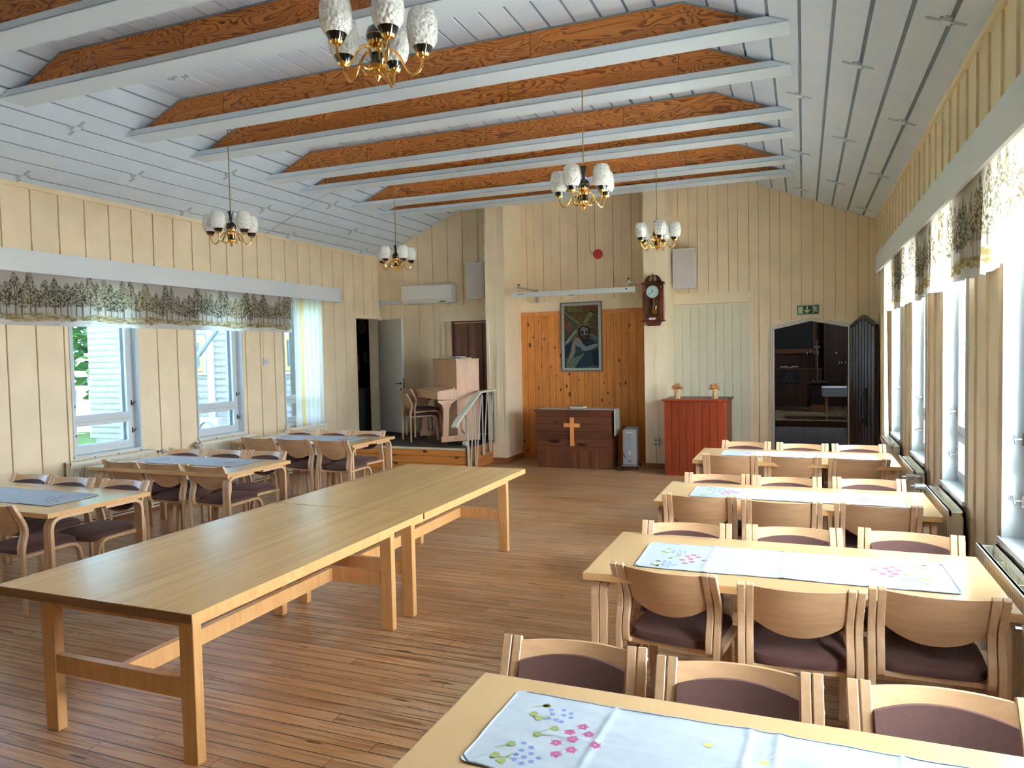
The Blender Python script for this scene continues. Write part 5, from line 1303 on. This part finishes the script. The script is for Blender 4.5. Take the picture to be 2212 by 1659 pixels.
# dim side room
X2 = -9.2
room = MB(); room.box(X2-0.1, X2, 11.6, 16.2, 0.2, 3.2); room.box(X2, XL-0.22, 16.1, 16.2, 0.2, 3.2); room.box(X2, XL-0.22, 11.6, 11.7, 0.2, 3.2)
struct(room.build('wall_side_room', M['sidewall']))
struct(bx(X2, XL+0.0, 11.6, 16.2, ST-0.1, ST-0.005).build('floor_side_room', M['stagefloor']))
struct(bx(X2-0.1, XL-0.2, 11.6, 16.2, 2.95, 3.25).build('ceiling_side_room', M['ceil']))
struct(bx(XL-0.30, XL-0.20, YF-0.02, 16.2, 0.2, 3.1).build('wall_side_room_right', M['wall']))
m = MB(); m.box(0, 0.03, -0.40, 0.48, 0, 2.65); m.box(0.03, 0.3, -0.30, 0.40, 0.0, 0.02)
t = thing('wall_clock', 'round dim wall clock seen through the open left doorway', 'clock', (X2, 13.95, 2.606))
def xdisc(r, d0, d1): return MB().disc(((d0+d1)/2, 0, 0), r, 'x', d1-d0, 30)
xdisc(0.17, 0.0, 0.03).build('rim', M['darkmetal'], t); xdisc(0.155, 0.03, 0.034).build('face', M['paper'], t)
for a, l in ((R(-12), 0.085), (R(222), 0.12)): MB().tube([(0.037, 0, 0), (0.037, l*math.sin(a), l*math.cos(a))], 0.005, 5).build('hand', M['dark'], t)
t = thing('base_cabinet', 'pale low cabinet seen through the open left doorway', 'cabinet', (X2, 13.85, ST-0.005))
MB().box(0.0, 0.5, -0.55, 0.35, 0, 0.83).build('body', M['pad'], t); MB().box(0, 0.52, -0.56, 0.36, 0.83, 0.86).build('worktop', M['pad'], t)
m = MB().box(0, 0.02, -0.35, 0.30, -0.30, 0.32).build('pin_board', M['corkish'], None, loc=(X2, 13.92, 1.78)); tag(m, 'brown pin board with papers in the dim side room', 'pin board')
for dy, dz, w_, h_ in ((-0.2, 0.02, 0.09, 0.17), (0.13, 0.14, 0.07, 0.11)):
    o = MB().box(0, 0.004, -w_, w_, -h_, h_).build('paper_sheet', M['paper'], None, loc=(X2+0.021, 13.92+dy, 1.78+dz)); tag(o, 'white paper sheet pinned to the board, %s' % ('larger one' if w_ > 0.08 else 'smaller one at the right'), 'paper', 'papers on the pin board')
t = thing('open_door', 'white inner door standing open in the dim side room', 'door', (X2+0.05, 14.36, ST), 0)
MB().box(0, 0.04, -0.05, 0.75, 0.01, 2.30).build('leaf', M['winwhite'], t); MB().tube([(0.04, 0.0, 1.02), (0.09, 0.0, 1.02), (0.09, 0.11, 1.02)], 0.009, 6).build('handle', M['darkmetal'], t)

# ------------------------------------------------------------------ piano on the stage
t = thing('upright_piano', 'pale beech upright piano standing on the dark stage', 'piano', (-5.52, 11.23, ST), R(137))
PW, PD, PH, KD = 1.20, 0.42, 1.485, 0.35
for q in (0.0, PW-0.03): MB().box(q, q+0.03, -PD, 0, 0.07, PH-0.02).bevel(0.003).build('side_panel', M['piano'], t)
MB().box(0.03, PW-0.03, -0.02, -0.005, 0.92, PH-0.02).build('upper_front_panel', M['piano'], t)
MB().box(0.03, PW-0.03, -0.06, -0.04, 0.12, 0.80).build('lower_front_panel', M['piano'], t)
MB().box(0.03, PW-0.03, -PD, -PD+0.02, 0.1, PH-0.02).build('back_panel', M['brownw'], t)
MB().box(-0.012, PW+0.012, -PD-0.005, 0.016, PH-0.02, PH).bevel(0.003).build('lid', M['piano'], t)
for x in (0.0, PW-0.045): MB().prism([(0.0, 0.78), (KD, 0.80), (KD, 0.92), (KD-0.04, 0.945), (0.0, 0.96)], x, x+0.045, 'x').build('key_arm', M['piano'], t)
m = MB(); m.box(0.045, PW-0.045, 0.0, KD-0.01, 0.80, 0.835); m.box(0.045, PW-0.045, KD-0.03, KD-0.008, 0.80, 0.885); m.build('key_bed', M['piano'], t)
m = MB(); m.prism([(0.0, 0.945), (0.02, 1.0), (0.05, 0.975), (KD-0.02, 0.935), (KD-0.005, 0.89), (KD-0.02, 0.885), (0.0, 0.925)], 0.046, PW-0.046, 'x'); m.build('key_lid', M['piano'], t)
for x in (0.0, PW-0.05):
    lg = MB()
    prof = [(KD-0.005, 0.78), (KD-0.02, 0.745), (KD-0.08, 0.705), (KD-0.105, 0.62), (KD-0.085, 0.165), (KD-0.18, 0.165), (KD-0.205, 0.62), (KD-0.24, 0.71), (KD-0.30, 0.75), (0.0, 0.78)]
    lg.prism([(a, b) for a, b in prof], x, x+0.05, 'x'); lg = lg.build('leg', M['piano'], t)
    m = MB(); m.box(x-0.0, x+0.055, -0.02, KD-0.06, 0.07, 0.165); m.build('toe_block', M['piano'], t)
    MB().tube([(x+0.01, KD-0.13, 0.035), (x+0.045, KD-0.13, 0.035)], 0.033, 14).tube([(x+0.03, KD-0.13, 0.05), (x+0.03, KD-0.13, 0.075)], 0.012, 8).build('castor', M['dark'], t)
    MB().tube([(x+0.01, -PD+0.05, 0.035), (x+0.045, -PD+0.05, 0.035)], 0.033, 14).tube([(x+0.03, -PD+0.05, 0.05), (x+0.03, -PD+0.05, 0.075)], 0.012, 8).build('castor', M['dark'], t)
def on_piano(x, y, z):
    a = R(137); c_, s_ = math.cos(a), math.sin(a); return (-5.52+c_*x-s_*y, 11.23+s_*x+c_*y, ST+PH+z)
for (x, y, z, w_, d_, h_, mt, lab) in ((0.16, -0.20, 0.0, 0.13, 0.10, 0.018, 'page', 'thin song book on the right end of the piano lid'), (0.46, -0.19, 0.0, 0.15, 0.11, 0.030, 'page', 'thick song book lying near the middle of the piano lid'),
                                     (0.41, -0.20, 0.031, 0.13, 0.09, 0.010, 'paper', 'sheet music booklet on top of the thick song book on the piano')):
    b = thing('song_book', lab, 'book', on_piano(x, y, z), R(137), 'books lying on the piano')
    MB().box(-w_, w_, -d_, d_, 0, h_*0.85).build('pages', M[mt], b); MB().box(-w_-0.004, w_+0.004, -d_-0.004, d_+0.004, h_*0.85, h_).build('cover', M['pad'] if mt == 'page' else M['paper'], b)

# ------------------------------------------------------------------ stage railing
t = thing('stair_railing', 'cream handrail with grey zigzag steel bars beside the stage', 'railing', (-5.14, 11.2, 0))
def yz(p): return (0.0, p[0]-11.2, p[1])
path = [(10.36, 0.80), (10.50, 0.90), (11.30, 1.285), (11.40, 1.305), (12.0, 1.305)]
m = MB(); q = fillet([(p[0]-11.2, p[1]) for p in path], [0.1, 0.1, 0.1], 4)
m.ribbon(q, 0.035, -0.065, 0.035); m.bevel(0.004).build('handrail', M['railw'], t)
tops = [(10.816, 0.97), (11.121, 1.12), (11.427, 1.25), (11.678, 1.28), (11.93, 1.285)]; bots = [(10.90, 0.02), (11.14, 0.08), (11.46, 0.22), (11.75, 0.24)]
def bar(p, q_, w_=0.038):
    m = MB(); d = Vector((q_[0]-p[0], q_[1]-p[1])).normalized()
    pts = [(p[0]-11.2, p[1]), (q_[0]-11.2, q_[1])]
    m.ribbon(pts, w_, -0.006, 0.002); return m.build('bar', M['railm'], t)
for i in range(4):
    bar((tops[i][0]+0.02, tops[i][1]), (bots[i][0]-0.02, bots[i][1])); bar((bots[i][0]+0.02, bots[i][1]), (tops[i+1][0]-0.02, tops[i+1][1]))
    m = MB(); m.disc((0.0, bots[i][0]-11.2, bots[i][1]+0.03), 0.045, 'x', 0.014, 18); m.tube([(-0.05, bots[i][0]-11.2, bots[i][1]+0.05), (0.0, bots[i][0]-11.2, bots[i][1]+0.05)], 0.015, 8); m.build('fixing_loop', M['railm'], t, True)
    m = MB(); m.ribbon([(tops[i+1][0]-11.2-0.04, tops[i+1][1]-0.16), (tops[i+1][0]-11.2-0.03, tops[i+1][1]-0.05), (tops[i+1][0]-11.2+0.01, tops[i+1][1]), (tops[i+1][0]-11.2+0.03, tops[i+1][1]-0.06)], 0.008, -0.02, 0.015); m.build('bar_bracket', M['railm'], t)
m = MB(); m.ribbon(fillet([(10.55-11.2, 0.90), (10.62-11.2, 0.72), (10.78-11.2, 0.63), (10.80-11.2, 0.90), (10.72-11.2, 0.99)], 0.08, 5), 0.008, -0.02, 0.018); m.build('curl', M['railm'], t)
m = MB(); m.tube([(-0.03, 10.72-11.2, 0.50), (0.03, 10.72-11.2, 0.50)], 0.042, 18); m.ribbon([(10.80-11.2, 0.70), (10.82-11.2, 0.40), (10.84-11.2, 0.02)], 0.036, -0.004, 0.006); m.build('end_bar', M['railm'], t, True)
MB().box(-0.02, 0.0, 12.0-11.2-0.03, 12.0-11.2, 0.35, 1.30).build('wall_post', M['railm'], t)

# ------------------------------------------------------------------ church doorway and dark chapel beyond
fw = 0.06
oc = [(-0.52, 0.0), (-0.52, 2.315), (0.115, 2.452), (0.725, 2.325), (0.725, 0.0), (0.66, 0.0), (0.66, 2.268), (0.113, 2.385), (-0.45, 2.262), (-0.45, 0.0)]
def frame_part(m, i0, i1, i2, i3, y0, y1): m.prism([oc[i0], oc[i1], oc[i2], oc[i3]], y0, y1, 'y')
m = MB()
for a in ((0, 1, 8, 9), (1, 2, 7, 8), (2, 3, 6, 7), (3, 4, 5, 6)): frame_part(m, *a, YF-0.045, YF+0.26)
tr = struct(m.build('trim_6', M['framewhite']))
m = MB()
for dx, dz in ((0.02, 0.018), (0.045, 0.04)):
    pts = [(-0.52+dx, 0), (-0.52+dx, 2.315-dz), (0.115, 2.452-dz*1.05), (0.725-dx, 2.325-dz), (0.725-dx, 0)]
    m.tube([(p[0], YF-0.046, p[1]) for p in pts], 0.005, 5)
m.build('profile_bead', M['railm'], tr)
# wall above the sloping heads of the frame
m = MB(); m.prism([(-0.46, 2.28), (0.113, 2.40), (0.113, 2.41), (-0.46, 2.41)], YF+0.005, YF+0.2, 'y'); m.prism([(0.113, 2.40), (0.67, 2.28), (0.67, 2.41), (0.113, 2.41)], YF+0.005, YF+0.2, 'y'); m.build('head_infill', M['wall_plain'], wf)
# door leaf
leaf_len = math.hypot(0.29, 1.09); la = math.atan2(-1.07, 0.27)
t = MB(); sh = [(0, 0.02), (leaf_len, 0.02), (leaf_len, 2.27), (leaf_len*0.52, 2.43), (0, 2.29)]
t.prism(sh, -0.02, 0.03, 'y'); dl = t.build('door_4', M['apsedoor'], None, loc=(0.70, YF-0.05, 0.0), rz=la); struct(dl)
x = 0.04; m = MB()
while x < leaf_len-0.05:
    zt = 2.29+(2.43-2.29)*min(1, x/(leaf_len*0.52)) if x < leaf_len*0.52 else 2.43-(0.16)*(x-leaf_len*0.52)/(leaf_len*0.48)
    mm = MB(); mm.prism([(x, -0.02), (x+0.03, -0.045), (x+0.07, -0.045), (x+0.10, -0.02)], 0.04, zt-0.07, 'z'); mm.build('batten', M['apsedoor'], dl); x += 0.135
hd = MB().tube(smooth_pts([(leaf_len*0.72, -0.045, 1.28), (leaf_len*0.70, -0.10, 1.24), (leaf_len*0.70, -0.11, 1.05), (leaf_len*0.70, -0.10, 0.88), (leaf_len*0.72, -0.045, 0.82)]), 0.014, 8)
hd.box(leaf_len*0.66, leaf_len*0.78, -0.055, -0.045, 0.76, 1.34); hd.build('pull_handle', M['darkmetal'], dl)
# chapel shell
zs, Ys, Yb, Xl, Xr = 0.144, 19.19, 24.38, -1.6, 2.8
Y0 = YF+0.28
struct(bx(Xl, Xr, Y0-0.1, Ys, -0.1, 0.0).build('floor_chapel_front', M['tile']))
c = bx(Xl, Xr, Ys, Yb, -0.1, zs).build('floor_chapel', M['chapfloor']); struct(c)
MB().box(Xl, Xr, Ys-0.02, Ys, -0.0, zs+0.004).build('step_riser', M['brownw'], c)
m = MB(); m.box(Xl, 0.57, Yb, Yb+0.1, 0, 4.2); m.box(0.57, Xr, Yb-0.35, Yb+0.1, 0, 4.2); struct(m.build('wall_chapel_back', M['chapwall']))
ch_w = MB(); ch_w.box(Xl-0.1, Xl, Y0-0.1, Yb, 0, 4.2)
ch_w.box(Xr, Xr+0.1, Y0-0.1, 18.2, 0, 4.2); ch_w.box(Xr, Xr+0.1, 20.8, Yb, 0, 4.2); ch_w.box(Xr, Xr+0.1, 18.2, 20.8, 0, 2.85); ch_w.box(Xr, Xr+0.1, 18.2, 20.8, 3.3, 4.2)
struct(ch_w.build('wall_chapel_sides', M['chapwall']))
struct(bx(Xl, -0.52, Y0-0.1, Y0, 0, 4.2).build('wall_chapel_front', M['chapwall']))
struct(bx(0.73, Xr, Y0-0.1, Y0, 0, 4.2).build('wall_chapel_front_right', M['chapwall'])); struct(bx(-0.52, 0.73, Y0-0.1, Y0, 2.47, 4.2).build('wall_chapel_front_top', M['chapwall']))
struct(bx(Xl-0.1, Xr+0.1, Y0-0.1, Yb+0.1, 4.1, 4.3).build('ceiling_chapel', M['dark']))
portal(Xr+0.15, 19.5, 3.08, 2.6, 0.45, PI/2)
t = thing('altar_painting', 'large dark painting with a brown frame board high on the chapel wall', 'painting', (-0.3, Yb-0.02, 2.35))
MB().box(-0.7, 0.565, -0.03, 0, -0.45, 0.72).build('canvas', M['dark'], t)
MB().box(-0.7, 0.60, -0.10, 0, -0.60, -0.45).build('shelf_board', M['brownw'], t)
MB().box(0.565, 0.62, -0.06, 0, -0.45, 0.72).build('frame_side', M['brownw'], t)
t = thing('chapel_altar', 'dark altar with patterned front cloth against the chapel wall', 'altar', (-0.45, Yb-0.5, zs))
MB().box(-0.75, 0.96, 0.0, 0.45, 0, 1.13).build('body', M['chapwall'], t); MB().box(-0.78, 0.99, -0.04, 0.46, 1.13, 1.165).build('top', M['brownw'], t)
ff = MB().box(-0.25, 0.32, -0.012, 0, 0.70, 1.13).build('front_cloth', M['dark'], t)
m = MB(); pts = [(0.03+0.095*math.cos(k*PI/12), -0.018, 0.93+0.095*math.sin(k*PI/12)) for k in range(25)]; m.tube(pts, 0.006, 5)
for k in range(12): 
    a = k*PI/6; m.tube([(0.03+0.09*math.cos(a), -0.018, 0.93+0.09*math.sin(a)), (0.03+0.115*math.cos(a+0.2), -0.018, 0.93+0.115*math.sin(a+0.2))], 0.005, 4)
m.tube([(-0.03, -0.018, 0.90), (0.03, -0.018, 0.96), (0.09, -0.018, 0.90)], 0.006, 5); m.build('wreath_emblem', M['pad'], t)
for k in range(5): MB().box(-0.20+k*0.095, -0.125+k*0.095, -0.015, -0.012, 0.775, 0.79).build('embroidered_line', M['pad'], t)
b = thing('open_book', 'open book lying on the dark chapel altar', 'book', (-0.41, Yb-0.38, zs+1.166))
for s in (-1, 1):
    MB().prism([(0, 0.02), (s*0.10, 0.075), (s*0.26, 0.055), (s*0.27, 0.03), (s*0.1, 0.03), (0, 0.0)], -0.12, 0.12, 'y').build('page_block', M['page'], b)
for k, (x, h_) in enumerate(((0.10, 0.16), (0.20, 0.22), (0.30, 0.18), (0.42, 0.17))):
    b = thing('candle', 'white candle on the dark chapel altar behind the cross stand', 'candle', (x, Yb-0.25, zs+1.166), 0, 'candles on the chapel altar')
    MB().lathe([(0, 0), (0.03, 0), (0.012, 0.02), (0.012, h_+0.22), (0.025, h_+0.24), (0, h_+0.24)], seg=12).build('holder', M['darkmetal'], b, True); MB().lathe([(0, h_+0.24), (0.011, h_+0.24), (0.011, h_+0.34), (0, h_+0.34)], seg=10).build('stick', M['paper'], b)
t = thing('font_stand', 'black tapered reading stand with flat top in the chapel', 'stand', (0.354, 22.07, zs))
m = MB(); n_ = 4
def frus(m, w0, w1, z0, z1): m.hexa([(-w0, -w0, z0), (w0, -w0, z0), (w0, w0, z0), (-w0, w0, z0), (-w1, -w1, z1), (w1, -w1, z1), (w1, w1, z1), (-w1, w1, z1)])
frus(m, 0.165, 0.165, 0, 0.21); m.build('foot', M['brownw'], t)
m = MB(); frus(m, 0.17, 0.20, 0.21, 0.775); m.build('body', M['dark'], t)
for k in range(7): MB().tube([(-0.15+k*0.05, -0.175, 0.22), (-0.175+k*0.058, -0.202, 0.77)], 0.007, 5).build('flute', M['apsedoor'], t)
m = MB(); m.box(-0.265, 0.265, -0.26, 0.26, 0.795, 0.845); m.box(-0.23, 0.23, -0.23, 0.23, 0.775, 0.795); m.build('top', M['darkmetal'], t)
b = thing('processional_cross', 'metal cross on a tall pole standing on the black chapel stand', 'cross', (0.348, 22.07, zs+0.845))
MB().tube([(0, 0, 0), (0, 0, 0.80)], 0.014, 8).build('pole', M['brownw'], b)
m = MB(); m.prism([(-0.042, 0.78), (0.042, 0.78), (0.014, 0.96), (-0.014, 0.96)], -0.012, 0.012, 'y'); m.prism([(-0.014, 0.96), (0.014, 0.96), (0.042, 1.155), (-0.042, 1.155)], -0.012, 0.012, 'y'); m.prism([(-0.07, 0.92), (0.07, 0.92), (0.07, 1.0), (-0.07, 1.0)], -0.016, 0.016, 'y'); m.build('cross_head', M['steel'], b)
for k in range(3):
    b = tag(MB().lathe([(0, 0), (0.03, 0), (0.026, 0.035), (0, 0.03)], seg=14).build('glass_cup', M['steel'], None, True, loc=(0.24+k*0.11+(0.02 if k else 0), 21.95, zs+0.846)), 'small shiny cup on the black chapel stand, %s' % ['left', 'middle', 'right'][k], 'cup', 'cups on the chapel stand')
t = thing('cloth_covered_table', 'white-clothed table standing just inside the chapel step', 'table', (1.15, 20.0, zs))
m = MB(); m.box(-0.70, 0.70, -0.42, 0.42, 0.765, 0.79); m.build('tabletop', M['brownw'], t)
m = MB(); m.box(-0.72, 0.72, -0.44, 0.44, 0.79, 0.796); m.box(-0.72, 0.72, -0.446, -0.44, 0.575, 0.796)
m.prism([(-0.44, 0.60), (0.44, 0.60), (0.44, 0.796), (-0.44, 0.796)], -0.726, -0.72, 'x'); m.build('cloth', M['cloth'], t)
for sx in (-1, 1):
    for sy in (-1, 1): MB().prism([(sx*0.60, 0), (sx*0.64, 0), (sx*0.66, 0.765), (sx*0.60, 0.765)], *sorted((sy*0.38, sy*0.42)), 'y').build('leg', M['longleg'], t)
t = thing('iron_candelabra', 'black wrought iron ring candelabra on a low iron stand in the chapel', 'candelabra', (0.876, 23.0, zs))
m = MB(); m.tube([(0.27*math.cos(k*PI/18), 0, 1.57+0.30*math.sin(k*PI/18)) for k in range(37)], 0.008, 6, False); m.build('ring', M['darkmetal'], t)
m = MB(); m.tube([(0, 0, 0.75), (0, 0, 1.60)], 0.012, 6); m.tube([(-0.29, 0, 1.30), (0.29, 0, 1.30)], 0.009, 6); m.build('post', M['darkmetal'], t)
m = MB()
for sx in (-0.17, 0.17):
    for sy in (-0.15, 0.15): m.tube([(sx, sy, 0.0), (sx, sy, 0.70), (sx*0.9, sy*0.9, 1.10)], 0.010, 6)
for z in (0.70, 1.08): m.tube([(0.18*math.cos(k*PI/9), 0.15*math.sin(k*PI/9), z) for k in range(19)], 0.008, 6, False)
m.lathe([(0, 0.70), (0.22, 0.70), (0.24, 0.74), (0, 0.74)], seg=20); m.build('stand', M['darkmetal'], t)
for k, x in enumerate((0.08, 0.14, 0.24)):
    MB().lathe([(0, 1.31), (0.011, 1.31), (0.011, 1.37), (0, 1.37)], x, 0, 0, 8).build('tea_candle', M['paper'], t)
MB().lathe([(0, 1.60), (0.02, 1.60), (0.02, 1.64), (0, 1.64)], 0, 0, 0, 8).build('centre_candle', M['paper'], t)

# ------------------------------------------------------------------ outside, left
Yh = 14.0; zg = -0.45
struct(bx(-16.5, XL-0.3, YB-12, 60, zg-0.1, zg).build('ground_left', M['asphalt']))
struct(bx(-60, -16.5, YB-12, 60, zg-0.1, zg).build('ground_lawn', M['grass']))
struct(bx(XR+0.25, 40, YB-12, 60, zg-0.1, zg).build('ground_right', M['gravel']))
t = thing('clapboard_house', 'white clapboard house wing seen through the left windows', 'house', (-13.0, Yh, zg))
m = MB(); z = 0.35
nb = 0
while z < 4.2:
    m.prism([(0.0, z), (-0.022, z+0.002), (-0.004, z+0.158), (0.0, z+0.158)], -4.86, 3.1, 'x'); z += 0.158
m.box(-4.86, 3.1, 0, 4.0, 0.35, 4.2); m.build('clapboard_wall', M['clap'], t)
MB().box(-4.70, 3.1, -0.01, 4.0, 0, 0.35).build('stone_base', M['stone'], t)
MB().box(-4.92, -4.86, -0.0, 4.0, 0.35, 1.6).build('corner_board', M['winwhite'], t)
MB().box(-0.70, -0.50, -0.05, 0.0, 0.35, 4.2).build('pilaster', M['winwhite'], t)
MB().box(-5.3, 3.15, -0.6, 4.3, 4.2, 4.3).build('eaves', M['winwhite'], t)
for x0 in (-1.95, 1.66):
    w_ = MB(); x1 = x0+1.13
    for a in ((x0, x0+0.09, 2.20, 2.82), (x1-0.09, x1, 2.20, 2.82), (x0, x1, 2.82, 2.92), (x0, x1, 2.10, 2.20)): w_.box(a[0], a[1], -0.06, 0, a[2], a[3])
    w_ = w_.build('window_frame', M['yelframe'], t)
    MB().box(x0+0.09, x1-0.09, -0.035, -0.025, 2.2, 2.82).build('pane', M['bluepane'], w_)
    mm = MB(); mm.box(x0-0.08, x0, -0.05, 0, 2.08, 2.92); mm.box(x1, x1+0.08, -0.05, 0, 2.08, 2.92); mm.box(x0-0.08, x1+0.08, -0.05, 0, 2.92, 3.0); mm.box(x0-0.12, x1+0.12, -0.09, 0, 2.02, 2.08); mm.build('casing', M['winwhite'], w_)
m = MB().tube([(-14.9, 13.4, -0.15), (-13.75, 13.4, 0.85)], 0.05, 8).build('support_strut', M['bluegrey']); tag(m, 'slanted grey strut behind the lower pane of the nearest left window', 'strut')
m = MB().tube([(-11.6, 11.6, 2.05), (-10.55, 11.6, 3.1)], 0.05, 8).build('roof_strut', M['bluegrey']); tag(m, 'slanted grey strut at the top of the middle left window', 'strut')
t = thing('heat_pump', 'pale outdoor heat pump unit against the house, low in the middle left window', 'heat pump', (-13.3, 13.5, zg))
MB().box(-0.45, 0.45, -0.15, 0.2, 0.35, 1.0).build('casing', M['greywhite'], t); MB().box(-0.4, 0.4, -0.1, 0.15, 0, 0.35).build('stand', M['bluegrey'], t)
f_ = MB().tube([(0.12+0.24*math.cos(k*PI/12), -0.17, 0.68+0.24*math.sin(k*PI/12)) for k in range(25)], 0.02, 6, False).build('fan_guard', M['bluegrey'], t)
t = thing('swing_frame', 'garden swing frame with white beam left of the house', 'swing frame', (-18.9, 14.6, zg))
MB().box(-1.2, 1.05, -0.05, 0.05, 1.60, 1.72).build('top_beam', M['winwhite'], t)
for a, b in ((-0.3, -0.55), (0.35, 0.75), (0.80, 0.86)): MB().tube([(a, 0, 1.6), (b, 0, 0)], 0.05, 8).build('leg', M['bluegrey'], t)
def bush(name, lab, x, y, r, h_, seed, cat='tree'):
    rn = random.Random(seed); t = thing(name, lab, cat, (x, y, zg))
    MB().tube([(0, 0, 0), (0.1, 0, h_*0.4), (0, 0.1, h_*0.75)], [0.14, 0.1, 0.05], 8).build('trunk', M['brownw'], t)
    m = MB()
    for k in range(2200):
        d = Vector((rn.gauss(0, 1), rn.gauss(0, 1), rn.gauss(0, 1))).normalized()*rn.uniform(0.55, 1.0)
        p = Vector((d.x*r, d.y*r, h_*0.55+d.z*h_*0.5)); a = rn.uniform(0, PI); s_ = rn.uniform(0.16, 0.34)
        u = Vector((math.cos(a), math.sin(a), rn.uniform(-0.5, 0.5)))*s_; v_ = Vector((-math.sin(a)*0.6, math.cos(a)*0.6, rn.uniform(-0.6, 0.6)))*s_
        m.face([m.bm.verts.new(p+u), m.bm.verts.new(p+v_), m.bm.verts.new(p-u), m.bm.verts.new(p-v_)])
    m.build('crown', M['leaf'], t)
bush('leafy_tree', 'tall green tree behind the swing, left edge of the nearest left window', -21.2, 18.6, 2.7, 7.5, 1)
bush('leafy_tree', 'second green tree behind the house corner and the swing', -27.3, 24.0, 2.7, 8.0, 2)
bush('round_bush', 'low green bush at the far left beyond the window', -27.5, 17.5, 2.4, 4.0, 3, 'bush')
